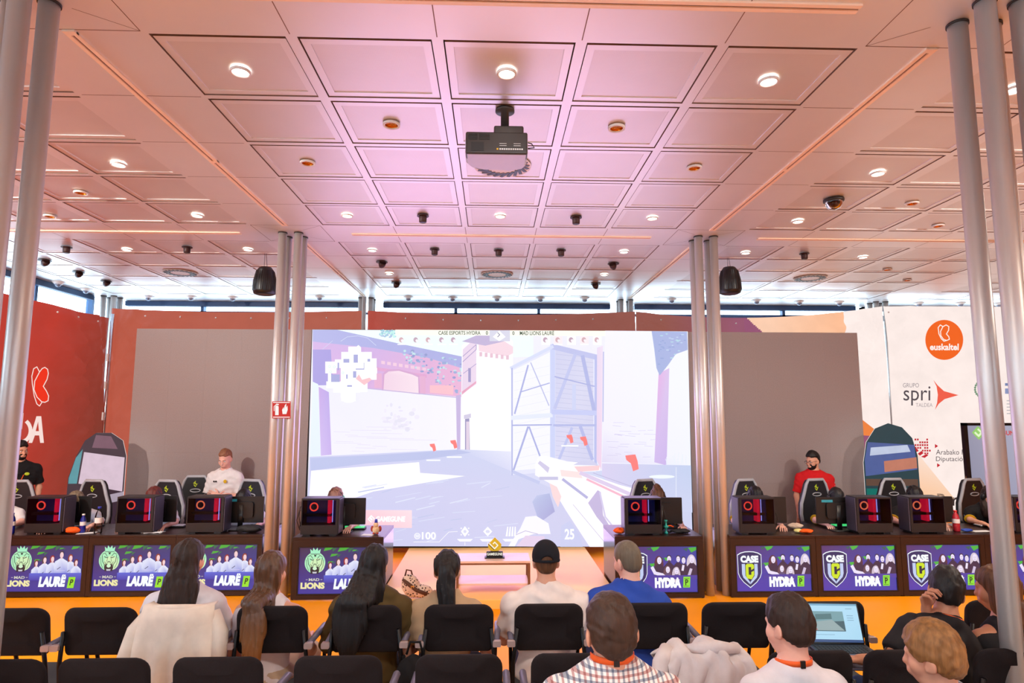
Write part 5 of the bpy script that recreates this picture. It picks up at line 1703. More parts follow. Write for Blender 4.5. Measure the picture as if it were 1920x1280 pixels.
def chair(px, Y, label, rz=0., py=1150):
    p = atY(px, py, Y)
    if not used:
        used.append(1); CH0.location = (p.x, Y, 0); CH0.rotation_euler = (0, 0, rz); CH0['label'] = label; return CH0
    return dup(CH0, (p.x, Y, 0), rz, label)


R1, R2 = 3.92, 3.14
for px, lab in ((18, 'empty black chair cut by the left edge, front row of the audience'), (185, 'empty black chair immediately left of the cream trench coat, front row'), (336, 'black chair draped with a cream trench coat'),
                (508, 'black chair behind the long brown hair of the woman in white top'), (686, 'black chair of the woman in the olive jacket'), (860, 'black chair of the ponytailed woman in beige'),
                (1030, 'black chair of the man in the black cap'), (1228, 'black chair of the man in the blue shirt'), (1383, 'empty black chair in front of the pale draped jacket'),
                (1562, 'black chair behind the open laptop'), (1880, 'black chair of the woman at the right edge')):
    chair(px, R1, lab)
for px, lab in ((-8, 'black chair back cut by the lower left corner'), (190, 'black chair back second from the left in the nearest row'), (405, 'black chair back just behind the trench coat, nearest row'), (632, 'black chair back just behind the woman in the olive jacket'),
                (860, 'black chair back below the ponytailed woman, nearest row'), (1078, 'black chair back half hidden by the man in the checked shirt'), (1310, 'black chair under the pale draped jacket, nearest row'), (1524, 'black chair in front of the young man with dark hair'),
                (1706, 'black chair in front of the light-haired boy'), (1915, 'black chair of the nearest row cut by the right edge')):
    chair(px, R2, lab, 0, 1240)

# low step under the third row of chairs
tag(MB().span((-3, -1.0, 0), (4.5, 2.98, .08)).build('trim_90', M_wall), kind='structure')

# ================================================================ audience, seen from behind
H_dkb = M_hair('dark_brown', (46, 30, 24)); H_brn = M_hair('brown', (88, 54, 32)); H_blk = M_hair('black', (22, 17, 18)); H_crop = M_hair('cropped_brown', (74, 54, 42), .2); H_lt = M_hair('light_brown', (140, 96, 54)); H_gr = M_hair('grey_brown', (110, 96, 80), .2)
C_wh = M_cloth('white', (228, 218, 222)); C_crm = M_cloth('cream', (238, 220, 204)); C_olv = M_cloth('olive', (92, 72, 40)); C_bge = M_cloth('beige', (190, 156, 122)); C_offw = M_cloth('off_white', (238, 220, 212)); C_blu = M_cloth('blue', (46, 76, 168)); C_bk = M_cloth('black', (36, 32, 34)); C_jean = M_cloth('denim', (50, 62, 96)); C_khk = M_cloth('khaki', (196, 170, 146))


def at_head(px, Y): return atY(px, 1100, Y).x


PY = R1 + .19
# woman, long dark hair, white shirt, cream trench coat over her chair
p = Person('woman with long straight dark brown hair in a white shirt, cream coat behind her', at_head(345, PY), PY, .02, hip=.49, lean=4, tor=1.05, neck=(-6, 4, 2), shw=.19, hs=1.02, arms={'Re': (.10, .05, -.24), 'Le': (-.08, .04, -.25)})
p.body(); p.shirt(C_wh, 1.85, infl=.02, wr=.006); p.trousers(C_jean)
c = p.hc
p.hair(hair_long(c, p.R, [ell(c + NP((0, -.05, -.06)), (.088, .062, .12)), ell(c + NP((-.005, -.085, -.2)), (.118, .058, .2)), ell(c + NP((-.02, -.105, -.32)), (.13, .048, .16))]), H_dkb, ((-.18, -.22, -.52), (.18, .16, .17)), .008)
# woman, very long brown hair lightening to the ends, white strap top
p = Person('woman with very long brown hair and bare right shoulder in a white top', at_head(503, PY), PY, -.1, hip=.48, lean=4, tor=.93, neck=(-10, 6, 0), shw=.17, hs=.97, arms={'Re': (.09, .06, -.25)})
p.body(h=.011); p.shirt(C_wh, 0, infl=.010, wr=.002, tank=True, name='top'); p.trousers(C_khk)
c = p.hc


def ombre():
    m = mat('hair_brown_ombre', L(84, 54, 34), .42, 0, .5, var=.3, scale=60, stretch=(1, 1, .06), bump=.25, bscale=130)
    nt = m.node_tree; N = nt.nodes; K = nt.links; b = N['Principled BSDF']
    tc = [n for n in N if n.type == 'TEX_COORD'][0]
    sx = N.new('ShaderNodeSeparateXYZ'); K.new(tc.outputs['Object'], sx.inputs[0])
    mr = N.new('ShaderNodeMapRange'); mr.inputs['From Min'].default_value = .98; mr.inputs['From Max'].default_value = .62; K.new(sx.outputs['Z'], mr.inputs['Value'])
    mx = N.new('ShaderNodeMixRGB'); mx.inputs[2].default_value = L(150, 92, 44)
    K.new(mr.outputs[0], mx.inputs[0]); K.new(b.inputs['Base Color'].links[0].from_socket, mx.inputs[1]); K.new(mx.outputs[0], b.inputs['Base Color'])
    return m


p.hair(hair_long(c, p.R, [ell(c + NP((0, -.05, -.05)), (.086, .062, .12)), ell(c + NP((-.012, -.10, -.22)), (.095, .05, .18)), ell(c + NP((-.004, -.17, -.13)), (.088, .11, .05)), ell(c + NP((.02, -.262, -.25)), (.085, .03, .14)), ell(c + NP((.03, -.28, -.36)), (.06, .025, .16)), ell(c + NP((.035, -.285, -.47)), (.036, .02, .16))]), ombre(), ((-.17, -.34, -.72), (.17, .16, .17)), .008)
# woman, long black hair, olive jacket
p = Person('woman with long black hair in an olive jacket, right of the brown-haired woman', at_head(697, PY), PY, -.08, hip=.49, lean=4, side=0, tor=.98, neck=(0, 4, 3), shw=.2, arms={'Re': (.12, .04, -.22), 'Le': (-.09, .03, -.24)})
p.body(); p.shirt(C_olv, 1.9, infl=.026, wr=.007, name='jacket', hem=-.14); p.trousers(C_bk)
c = p.hc
p.hair(hair_long(c, p.R, [ell(c + NP((0, -.05, -.06)), (.09, .064, .13)), ell(c + NP((-.02, -.09, -.2)), (.105, .055, .17)), cap(c + NP((-.02, -.09, -.12)), c + NP((-.06, -.17, -.17)), .10, .09), ell(c + NP((-.055, -.20, -.165)), (.115, .10, .05)), ell(c + NP((-.07, -.262, -.26)), (.115, .032, .15)), ell(c + NP((-.08, -.268, -.36)), (.075, .026, .13)), cap(c + NP((-.05, -.07, -.06)), c + NP((-.13, -.11, -.2)), .06, .045)]), H_blk, ((-.28, -.3, -.55), (.18, .16, .17)), .0085)
# woman, dark ponytail, beige tee
p = Person('woman with dark ponytail in a beige short-sleeved tee', at_head(836, PY), PY, 0, hip=.48, lean=5, tor=.93, neck=(3, 8, 2), shw=.185, hs=.96, arms={'Le': (-.075, .0, -.27), 'Re': (.08, .03, -.26)})
p.body(); p.shirt(C_bge, .72, infl=.016, wr=.006); p.trousers(C_bk)
c = p.hc


def pony(P):
    return hair_long(c, p.R, [ell(c + NP((0, -.1, .03)), (.04, .05, .05)), ell(c + NP((.005, -.135, -.06)), (.06, .04, .13)), ell(c + NP((.02, -.155, -.2)), (.048, .035, .14)), ell(c + NP((.03, -.16, -.29)), (.032, .025, .1))], .03)(P)


p.hair(pony, H_blk, ((-.16, -.24, -.44), (.16, .16, .17)), .0075)
MB().tube([c + NP((.035 * math.cos(a), -.125 + .03 * math.sin(a), .02 + .012 * math.sin(a))) for a in np.linspace(0, 2 * PI, 16, endpoint=False)], .007, 6, 0, True).build('hair_tie', M_dark, p.t)
# man with black cap, off-white tee
p = Person('man in a black baseball cap and off-white tee in the front row', at_head(1025, PY), PY, 0, hip=.49, lean=6, tor=1.0, neck=(0, 6, 0), shw=.225, bulk=1.14, arms={'Le': (-.05, .06, -.25), 'Re': (.05, .06, -.25), 'Lw': (.1, .2, .0), 'Rw': (-.1, .2, .0)})
p.body(); p.shirt(C_offw, .85, infl=.018, wr=.007, loose=.006); p.trousers(C_jean)
p.crop(H_brn, thick=-.004, low=.022, fr=-.12, rough=.001)
c = p.hc; R = p.R


def capf(P):
    q = (P - c) @ R
    d = pd_(ell((0, -.012, .035), (.092, .112, .106)), q)
    d = np.maximum(d, (.012 + .1 * q[:, 1]) - q[:, 2])
    hole = .040 - np.sqrt((q[:, 0]) ** 2 + ((q[:, 2] - .012) * 1.25) ** 2 + (q[:, 1] > -.05) * 1.)
    visor = np.maximum(np.maximum(pd_(ell((0, .12, .028), (.085, .09, .03)), q), np.abs(q[:, 2] - .026 + .9 * (q[:, 1] - .1) ** 2) - .006), .07 - q[:, 1])
    strap = np.maximum(np.abs(np.sqrt((q[:, 0] / .9) ** 2 + ((q[:, 1] + .012) / 1.1) ** 2) - .1) - .006, np.abs(q[:, 2] - .012) - .009)
    d = np.minimum(np.maximum(d, hole), np.maximum(strap, q[:, 1] + .04))
    return np.minimum(d, visor)


p.hair(capf, M_cloth('cap_black', (26, 26, 32)), ((-.13, -.15, -.06), (.13, .24, .17)), .0055, 'baseball_cap')
MB().sphere(p.nb + NP((0, -.095, -.035)), (.012, .004, .014), 10, 6).build('neck_print', M_lan, p.t)
# man in blue
p = Person('man with cropped hair in a royal blue tee leaning left in the front row', at_head(1172, PY), PY, .05, hip=.49, lean=7, side=5, tor=1.0, neck=(24, 10, -6), shw=.215, bulk=1.2, skin=SKP, arms={'Le': (-.05, .08, -.25), 'Re': (.07, .03, -.27)}, hs=1.02)
p.body(); p.shirt(C_blu, .8, infl=.018, wr=.005, loose=.008); p.trousers(C_jean); p.crop(H_gr, thick=-.004, low=.012, rough=.0012)
Qn = p.nb + NP((.0, -.125, -.05))
MB().add([Qn + NP(q) for q in ((-.016, 0, -.012), (.016, .0, -.012), (.008, 0, .002), (.0, 0, .010), (-.008, 0, .002))], [(0, 1, 2, 3, 4)]).build('back_print', C_wh, p.t)

# ---- second row
PY2 = R2 + .2
p = Person('man in black polo with tattooed arm leaning to a laptop', atY(1745, 1180, PY2).x + .06, PY2 + .06, .2, hip=.5, lean=12, side=21, tor=1.0, neck=(-40, 12, 8), shw=.225, bulk=1.1, skin=SK2,
           arms={'Le': (-.20, .10, -.24), 'Lw': (-.24, .14, -.10), 'Re': (-.02, .26, -.12), 'Rw': (-.12, .10, .22)})


def toloc(p, w):
    a = -p.t.rotation_euler.z; d = NP(w) - NP(p.t.location)
    return NP((d[0] * math.cos(a) - d[1] * math.sin(a), d[0] * math.sin(a) + d[1] * math.cos(a), d[2]))


wl = toloc(p, atY(1618, 1236, R1 - .50)); wr = toloc(p, atY(1736, 1124, PY2 + .19))
S_ = p.arm[0][0]; p.arm[0] = (S_, S_ * .5 + wl * .5 + NP((-.04, -.05, -.07)), wl)
S_ = p.arm[1][0]; p.arm[1] = (S_, S_ * .45 + wr * .55 + NP((.06, .10, -.22)), wr + NP((0, 0, -.06)))
p.body(hands=((0, .5), (0, 1.15)), hd=(None, NP((-.15, -.1, .6))), hn=(None, NP((-.2, .9, 0)))); p.shirt(C_bk, .8, infl=.017, wr=.006, name='polo_shirt'); p.trousers(C_jean); p.crop(H_blk, thick=.006, top=.012, low=-.01, rough=.004); p.lanyard(front=False, drop=-.004)
S_, e_, w_ = p.arm[0]
M_tat = mat('tattoo_ink', L(92, 62, 54), .6, var=.5, scale=70)
q = MB(); ad = (e_ - S_) / np.linalg.norm(e_ - S_)
rot_ = Vector(ad).to_track_quat('Z', 'Y').to_matrix()
q.grid(lambda u, v: NP(S_ + (e_ - S_) * (.74 + .32 * v)) + NP(rot_ @ Vector((.0435 * math.cos(2.0 + 2.6 * u), .0435 * math.sin(2.0 + 2.6 * u), 0))), 12, 8)
q.build('tattoo', M_tat, p.t)
MB().rbox(p.arm[0][0] + NP((-.075, -.02, -.06)), (.004, .03, .04), .006, 'x').build('sleeve_logo', C_wh, p.t)
p = Person('woman with brown hair at the right edge behind the near tubes', atY(1885, 1150, PY2).x + .15, PY2 + .1, .1, hip=.49, lean=10, tor=.97, neck=(30, 10, 0), shw=.18, skin=SK2, arms={'Le': (-.10, .06, -.26), 'Lw': (-.02, .2, -.05)})
p.body(); p.shirt(C_bk, 0, infl=.01, wr=.002, tank=True, name='top'); p.trousers(C_jean); c = p.hc
p.hair(hair_long(c, p.R, [ell(c + NP((0, -.05, -.05)), (.084, .06, .11)), ell(c + NP((0.05, -.08, -.17)), (.07, .05, .12))]), H_brn, ((-.16, -.22, -.36), (.18, .16, .17)), .0085)

# ---- third row, on the raised step: head and shoulders
Y3 = 2.22


def plaid():
    m = mat('cloth_checked', L(240, 234, 230), .8, 0, .2, var=.03, scale=20)
    nt = m.node_tree; N = nt.nodes; K = nt.links; b = N['Principled BSDF']
    tc = [n for n in N if n.type == 'TEX_COORD'][0]; sx = N.new('ShaderNodeSeparateXYZ'); K.new(tc.outputs['Object'], sx.inputs[0])
    src = b.inputs['Base Color'].links[0].from_socket

    def stripes(sock, freq, off, col, src, wth):
        a = N.new('ShaderNodeMath'); a.operation = 'MULTIPLY_ADD'; a.inputs[1].default_value = freq; a.inputs[2].default_value = off; K.new(sock, a.inputs[0])
        f = N.new('ShaderNodeMath'); f.operation = 'FRACT'; K.new(a.outputs[0], f.inputs[0])
        g = N.new('ShaderNodeMath'); g.operation = 'LESS_THAN'; g.inputs[1].default_value = wth; K.new(f.outputs[0], g.inputs[0])
        h = N.new('ShaderNodeMath'); h.operation = 'MULTIPLY'; h.inputs[1].default_value = .62; K.new(g.outputs[0], h.inputs[0])
        mx = N.new('ShaderNodeMixRGB'); mx.blend_type = 'MULTIPLY'; K.new(h.outputs[0], mx.inputs[0]); K.new(src, mx.inputs[1]); mx.inputs[2].default_value = col
        return mx.outputs[0]
    for sock in (sx.outputs['X'], sx.outputs['Z']):
        src = stripes(sock, 26, 0, L(176, 70, 66), src, .22); src = stripes(sock, 26, .5, L(60, 96, 140), src, .22)
    K.new(src, b.inputs['Base Color'])
    return m


p = Person('man with short dark hair in a checked shirt with orange lanyard, nearest in the middle', atY(1147, 1150, 2.36).x, 2.36, .02, hip=.56, lean=2, tor=1.13, nk=.105, neck=(4, 2, -2), shw=.205, bulk=1.1, hs=1.06, z=.08, wide=1.07, hy=-.0)
p.body(hh=.006); p.shirt(plaid(), 1.7, infl=.018, wr=.003, neckr=.062, name='checked_shirt'); p.trousers(C_jean); p.crop(M_hair('dark_crop', (62, 40, 28), .25), thick=.005, low=.03, fr=-.1, rough=.0036, h=.005, seed=8); p.lanyard(clip=True, front=False, drop=.012)
q = MB(); q.grid(lambda u, v: p.T(.47 - .3 * u, -.150 - .01 * math.sin(u * 3), -.05 + .32 * (1 - u) * .6 - .02) + NP((.0, -.012, .03 * v)), 14, 1)
q.build('bag_strap', M_cloth('strap_brown', (70, 52, 34)), p.t, solid=.004)
p = Person('young man with dark hair and orange lanyard, right of the pale jacket', atY(1490, 1170, 2.74).x, 2.74, .1, hip=.47, lean=5, tor=.96, neck=(20, 8, 3), shw=.185, hs=1.0, z=.08, skin=SKP)
p.body(hh=.006); p.shirt(C_wh, .7, infl=.016, wr=.003, neckr=.066, drop=.02); p.trousers(C_bk); p.crop(H_dkb, thick=.007, top=.008, low=.006, rough=.0035, h=.0055); p.lanyard(clip=True, front=False, drop=.008)
p = Person('boy with tousled light brown hair at the lower right', atY(1768, 1215, 2.6).x, 2.6, .22, hip=.43, lean=5, tor=.89, neck=(28, 8, -4), shw=.16, hs=1.0, z=.08)
p.body(hh=.006); p.shirt(M_cloth('grey_tee', (120, 118, 122)), .7, infl=.014, wr=.003, neckr=.066, drop=.01); p.trousers(C_jean); p.crop(H_lt, thick=.009, top=.014, low=.01, rough=.004, h=.005, seed=11)
for lx_, ly_, lab in ((1147, 2.17, 'black chair of the man in the checked shirt'), (1490, 2.55, 'black chair of the young man with dark hair'), (1768, 2.42, 'black chair of the light-haired boy')):
    c_ = chair(lx_, ly_, lab); c_.location.z = .08

# ================================================================ belongings around the audience
# cream trench coat hanging over the chair back
cx = atY(336, 1150, R1).x
tc = thing('trench_coat', 'cream trench coat hung over the chair of the white-shirted woman', 'coat', (cx, R1, 0))


def coat(u, v):
    a = (u - .5) * 2; z = .965 - .82 * v
    w = .205 + .10 * min(1, v * 2.2) + .02 * v
    x = a * w + .012 * math.sin(9 * v + 4 * a); y = -.075 - .02 * math.cos(a * 1.4) - .035 * v + .022 * math.sin(a * 13 + 1.5 * math.sin(v * 5)) * min(1, v * 1.5) + .07 * (abs(a) ** 3)
    if v < .06: y += .09 * (1 - v / .06); z = .965
    return (x, y, z)


MB().grid(coat, 60, 40).build('coat_body', C_crm, tc, solid=.008)
MB().tube([(-.19, .03, .92), (-.25, .0, .83), (-.28, -.05, .64), (-.27, -.08, .48)], [.04, .05, .055, .05], 12).build('sleeve', C_crm, tc)
MB().tube([(.19, .03, .92), (.25, .0, .81), (.27, -.05, .64)], [.04, .05, .045], 12).build('sleeve', C_crm, tc)
MB().tube([(-.16, .0, .962), (-.08, -.05, .972), (.0, -.065, .974), (.08, -.05, .972), (.16, 0, .962)], [.012, .018, .02, .018, .012], 10).build('collar', C_crm, tc)
for z in (.62, .5): MB().sphere((-.215, -.125, z), (.012, .006, .012), 10, 6).build('button', mat('brown_button', L(90, 60, 40), .4), tc)
# pale jacket slung over the near chair
jx = atY(1318, 1260, R2).x
tj = thing('jacket', 'pale grey pink jacket slung over the near chair right of the checked shirt', 'jacket', (jx, R2, 0))
C_jk = M_cloth('pale_jacket', (212, 198, 196), .06)


def jacket(u, v):
    a = (u - .5) * 2; s = v * 2 - 1
    y = -.06 - .05 * abs(s) ** .5 if s > 0 else .05 + .06 * abs(s) ** .5
    z = .965 + .015 * math.sin(a * 7) + .022 * math.cos(a * 2.2) - .42 * abs(s) ** 1.3 * (1 if s > 0 else .55)
    x = a * (.2 + .06 * abs(s)) + .02 * math.sin(s * 9)
    n = .009 * math.sin(a * 9 + s * 5) + .005 * math.sin(a * 21 - s * 9)
    return (x, y + n, z + n)


MB().grid(jacket, 50, 44).build('jacket_body', C_jk, tj, solid=.012)
MB().tube([(-.17, .02, .97), (-.22, -.05, .93), (-.25, -.09, .8), (-.245, -.11, .7), (-.2, -.12, .64)], [.035, .042, .04, .036, .03], 14).build('sleeve', C_jk, tj)
MB().tube([(-.08, -.02, .985), (.05, -.05, 1.0), (.17, -.03, .985)], [.02, .035, .02], 12).build('hood', C_jk, tj)
# laptop on a tablet arm
lx = atY(1578, 1240, R1 - .28)
lt = thing('laptop', 'open black laptop with bright screen in front of the leaning man', 'laptop', (lx.x, R1 - .33, .77), -.08)
MB().rbox((0, .0, .009), (.33, .225, .016), .012, 'z').build('keyboard_deck', M_mon, lt)
kk = MB()
for i in range(13):
    for j in range(5): kk.span((-.145 + i * .0225, -.03 + j * .023, .017), (-.145 + i * .0225 + .019, -.03 + j * .023 + .019, .0195))
kk.build('keys', M_key, lt)
MB().span((-.05, -.1, .0172), (.05, -.04, .018)).build('touchpad', M_caseF, lt)
lid = MB(); lid.rbox((0, 0, .112), (.33, .008, .225), .01, 'y'); lo = lid.build('lid', M_mon, lt); lo.location = (0, .115, .014); lo.rotation_euler = (-.32, 0, 0)
Q = Pic(lambda x, y, k: (-.158 + .316 * x, -.0046 - .0002 * k, .218 - .208 * y))
Q.rect(0, 0, 1, 1, (176, 220, 244)); Q.rect(0, 0, 1, .05, (120, 170, 200)); Q.rect(.03, .2, .72, .72, (70, 96, 104)); Q.poly([(.03, .2), (.72, .2), (.72, .45), (.03, .5)], (120, 160, 168)); Q.poly([(.05, .5), (.5, .42), (.7, .7), (.05, .7)], (150, 170, 172)); Q.poly([(.2, .28), (.5, .26), (.5, .4), (.2, .42)], (84, 120, 124)); Q.rect(.08, .66, .2, .685, (200, 70, 60))
for y in (.12, .3, .36, .42): Q.rect(.78, y, .9, y + .015, (120, 160, 190))
Q.rect(.05, .8, .5, .815, (140, 180, 206)); Q.rect(.0, .93, 1, 1, (60, 84, 130)); Q.rect(.06, .78, .1, .84, (40, 60, 80))
Q.build('screen_picture', M_litp, lo)
tb = thing('writing_tablet', 'grey folding writing tablet under the open laptop', 'tablet', (lx.x, R1 - .33, 0), -.08)
MB().rbox((-.03, -.02, .757), (.46, .3, .018), .05, 'z').build('tablet_board', M_arm, tb)
MB().tube([(.16, .08, .75), (.2, .1, .5), (.2, .1, .02)], .014, 8).build('post', M_tube, tb); MB().lathe([(.15, 0), (.15, .015), (.02, .025)], (.2, .1, 0), 24).build('post_base', M_tube, tb)
# backpack on the floor against the ponytailed woman's chair
bx = atY(778, 1220, R1 - .02).x
bp_ = thing('backpack', 'black backpack hanging beside the chair of the ponytailed woman', 'backpack', (bx, R1 - .08, .30))
M_bag = M_cloth('bag_black', (26, 24, 26))
f = union([ell((0, 0, .2), (.125, .085, .2)), ell((0, -.05, .12), (.1, .06, .11)), ell((0, .0, .03), (.12, .09, .05))], .03)
smesh('bag_body', [snet(lambda P: f(P) + .003 * np.sin(P[:, 2] * 60 + 4 * np.sin(P[:, 0] * 20)), (-.17, -.16, -.05), (.17, .13, .44), .01)], M_bag, bp_)
MB().tube([(-.05, .06, .38), (-.03, .06, .45), (.03, .06, .45), (.05, .06, .38)], .008, 6).build('grab_loop', M_bag, bp_)
for sx in (-1, 1): MB().tube([(sx * .07, .085, .36), (sx * .09, .14, .26), (sx * .08, .1, .05)], .012, 6).build('strap', M_bag, bp_)
MB().box((-.06, -.092, .21), (.03, .01, .06), 0, Matrix.Rotation(.3, 3, 'Y')).build('tag', C_wh, bp_)
hb = thing('handbag', 'dark handbag with ring buckle under the chair back of the ponytailed woman', 'bag', (atY(876, 1235, R1 + .25).x, R1 + .27, .465))
MB().rbox((0, 0, .045), (.32, .16, .09), .03, 'y').build('bag_body', M_bag, hb, bevel=.012)
MB().tube([(.06 + .018 * math.cos(a), -.086, .05 + .018 * math.sin(a)) for a in np.linspace(0, 2 * PI, 16, endpoint=False)], .004, 6, 0, True).build('ring_buckle', M_chrome, hb)
# leopard print bag by the stage
lb = thing('leopard_bag', 'leopard print bag resting on the stage edge beside the black-haired woman', 'bag', (-.86, 7.02, .101))


def leopard():
    m = mat('leopard_fabric', L(206, 176, 156), .8, 0, .2, var=.05)
    nt = m.node_tree; N = nt.nodes; K = nt.links; b = N['Principled BSDF']
    tc = [n for n in N if n.type == 'TEX_COORD'][0]; vo = N.new('ShaderNodeTexVoronoi'); vo.inputs['Scale'].default_value = 38; K.new(tc.outputs['Object'], vo.inputs['Vector'])
    g = N.new('ShaderNodeMath'); g.operation = 'LESS_THAN'; g.inputs[1].default_value = .34; K.new(vo.outputs['Distance'], g.inputs[0])
    mx = N.new('ShaderNodeMixRGB'); K.new(g.outputs[0], mx.inputs[0]); K.new(b.inputs['Base Color'].links[0].from_socket, mx.inputs[1]); mx.inputs[2].default_value = L(52, 32, 26); K.new(mx.outputs[0], b.inputs['Base Color'])
    return m


M_leo = leopard(); M_brl = M_cloth('bag_brown', (84, 54, 40))
f = union([ell((-.03, 0, .13), (.1, .07, .13), rotm(0, 0, -25)), ell((.1, 0, .07), (.11, .07, .07))], .03)
smesh('bag_body', [snet(f, (-.2, -.12, -.01), (.26, .12, .3), .009)], M_leo, lb)
MB().tube([(-.11, -.02, .2), (-.05, -.08, .17), (.05, -.085, .1), (.16, -.07, .06)], .02, 8).build('leather_band', M_brl, lb)
MB().tube([(-.1, 0, .22), (-.08, 0, .3), (-.03, 0, .29), (-.01, 0, .22)], .009, 8).build('handle', M_brl, lb)
MB().box((.0, -.095, .14), (.035, .01, .03)).build('buckle', M_chrome, lb)
# ================================================================ players and staff behind the desks
M_hs = mat('headset_black', L(24, 23, 26), .4); M_hsg = mat('headset_green', L(40, 170, 110), .45)
C_pl = M_cloth('player_white', (232, 226, 226)); C_pb = M_cloth('player_black', (30, 28, 30)); C_yel = M_cloth('yellow_trim', (222, 178, 40)); C_red = M_cloth('red_polo', (206, 30, 34))
TURN = PI      # they face the room


def player(px, Y, label, hair, kind, rz=0, lean=26, shirt=C_pl, skin=None, tor=.94, tilt=0, nod=34, pad=None, side=0, hood=None, dx=0.):
    x = atY(px, 915, Y).x
    # the right arm in the local frame is on the picture's left
    p = Person(label, x + dx, Y, TURN + rz, hip=.49, lean=lean, side=side, tor=tor, neck=(tilt, nod, 0), shw=.175, skin=skin or SKP, hs=.98,
               arms={'Le': (-.10, .14, -.20), 'Lw': (.03, .20, .005), 'Re': (.10, .14, -.20), 'Rw': (-.03, .20, .005)})
    for i in (0, 1):   # forearms rest on the worktop
        S, e, w = p.arm[i]; e = e.copy(); w = w.copy(); e[2] = DH + .055; w[2] = DH + .045; p.arm[i] = (S, e, w)
    p.body(h=.016, hh=.0075, hands=((0, .7), (0, .6)))
    p.shirt(shirt, .9, h=.015, infl=.016, wr=.004)
    c = p.hc
    if kind == 'crop': p.crop(hair, h=.0075, thick=.004)
    elif kind == 'long': p.hair(hair_long(c, p.R, [ell(c + NP((0, -.05, -.05)), (.088, .065, .12)), ell(c + NP((-.06, -.02, -.16)), (.045, .05, .13)), ell(c + NP((.06, -.02, -.16)), (.045, .05, .13)), ell(c + NP((0, -.08, -.18)), (.09, .05, .14))], .03), hair, ((-.16, -.2, -.36), (.16, .16, .18)), .009)
    elif kind == 'bun': p.hair(hair_long(c, p.R, [ell(c + NP((0, -.02, .135)), (.045, .045, .04))], .02), hair, ((-.16, -.17, -.16), (.16, .16, .22)), .008)
    if kind: p.headset(M_hs, pad or M_hs)
    if shirt is C_pb:
        for i in (0, 1):
            S, e, w = p.arm[i]; d = (e - S) / np.linalg.norm(e - S)
            MB().cyl(S + (e - S) * .86, S + (e - S) * .91, .066, n=16).build('sleeve_trim', C_yel, p.t)
            q = MB(); o = (1 if i else -1)
            for k in (0, 1):
                z0 = S + NP((o * .066, .0, -.045 - .03 * k)); q.add([z0 + NP((0, -.025, 0)), z0 + NP((0, 0, -.02)), z0 + NP((0, .025, 0)), z0 + NP((0, .025, -.014)), z0 + NP((0, 0, -.034)), z0 + NP((0, -.025, -.014))], [(0, 1, 4, 5), (1, 2, 3, 4)])
            q.build('chevron', C_wh, p.t, solid=.003)
    return p


H_red = M_hair('reddish', (96, 40, 34)); H_bl = M_hair('blond_grey', (120, 104, 84)); H_fair = M_hair('fair_brown', (150, 104, 86))
player(24, 8.3, 'player in white shirt with green headset beside the near left tubes', H_brn, 'long', pad=M_hsg, rz=.2)
player(166, 8.3, 'player in white shirt bending low with grey brown hair, between two left monitors', H_bl, 'long', rz=.25, lean=34, nod=42)
player(309, 8.3, 'player with parted reddish dark hair and white shirt, left of the empty gaming chair', H_red, 'long', rz=.1)
player(470, 8.3, 'player in white shirt behind the teal-logo monitor beside the left tube cluster', H_blk, 'crop', rz=.1, tor=.88)
player(641, 8.18, 'player with fair parted hair and green headset on the single desk left of the stage', H_fair, 'long', pad=M_hsg, shirt=C_pb)
player(1221, 8.14, 'player with hair bun and headset on the single desk right of the stage', H_brn, 'bun', shirt=C_pb)
player(1404, 8.2, 'player in black shirt with dark hair just right of the right tube cluster', H_blk, 'long', shirt=C_pb, rz=-.15)
player(1548, 8.22, 'player in black shirt behind the large teal-logo monitor', H_blk, 'crop', shirt=C_pb, rz=-.1, tor=.9)
player(1694, 8.2, 'player in black shirt with long dark wavy hair between two right towers', H_blk, 'long', shirt=C_pb, rz=-.2)
player(1826, 8.2, 'player in black shirt with headset beside the tilted light panel', H_dkb, 'long', shirt=C_pb, rz=-.1, skin=SK)

# coach, arms crossed
Yc = 9.14
p = Person('coach with short fair hair in a white jersey, standing with crossed arms', atY(424, 880, Yc).x, Yc, TURN - .05, hip=.82, lean=3, sit=False, tor=.93, neck=(0, 22, 0), shw=.195, skin=SKP, hs=1.04,
           arms={'Le': (-.05, .02, -.28), 'Lw': (.24, .17, .035), 'Re': (.05, .02, -.28), 'Rw': (-.24, .19, .01)})
p.body(hands=((0, .35), (0, .5)), hd=(NP((.5, -.04, .1)), NP((-.5, -.02, .06))), hn=(NP((0, 1, .3)), NP((0, 1, .3))), hh=.0058)
p.shirt(C_pl, .86, infl=.02, wr=.006, name='jersey', neckr=.07, loose=.006); p.trousers(C_bk)
p.crop(M_hair('fair_short', (140, 92, 66), .25), thick=.002, top=.012, low=-.02, fade=1.5, rough=.0035, h=.0055); p.face(M_hair('brow_fair', (140, 92, 66)))
# neck and sleeve trims, chest marks
MB().tube([p.nb + p.r * .076 * math.cos(a) + p.fw * (.074 * math.sin(a) + .012) + p.u * (.022 - .028 * max(0, math.sin(a)) - .01) for a in np.linspace(0, 2 * PI, 28, endpoint=False)], .0085, 6, 0, True).build('collar_trim', C_bk, p.t)
for S, e, w in p.arm: MB().cyl(S + (e - S) * .84, S + (e - S) * .88, .066, n=18).build('sleeve_trim', C_bk, p.t)
q = MB(); o_ = p.T(.36, .142, .075)
for k in range(2): q.sphere(o_ + NP((.015 - .03 * k, 0, 0)), (.013, .004, .012), 10, 6)
q.build('chest_mark', C_bk, p.t)
MB().sphere(p.T(.36, .142, -.07), (.024, .004, .026), 12, 6).build('chest_crest', C_yel, p.t)
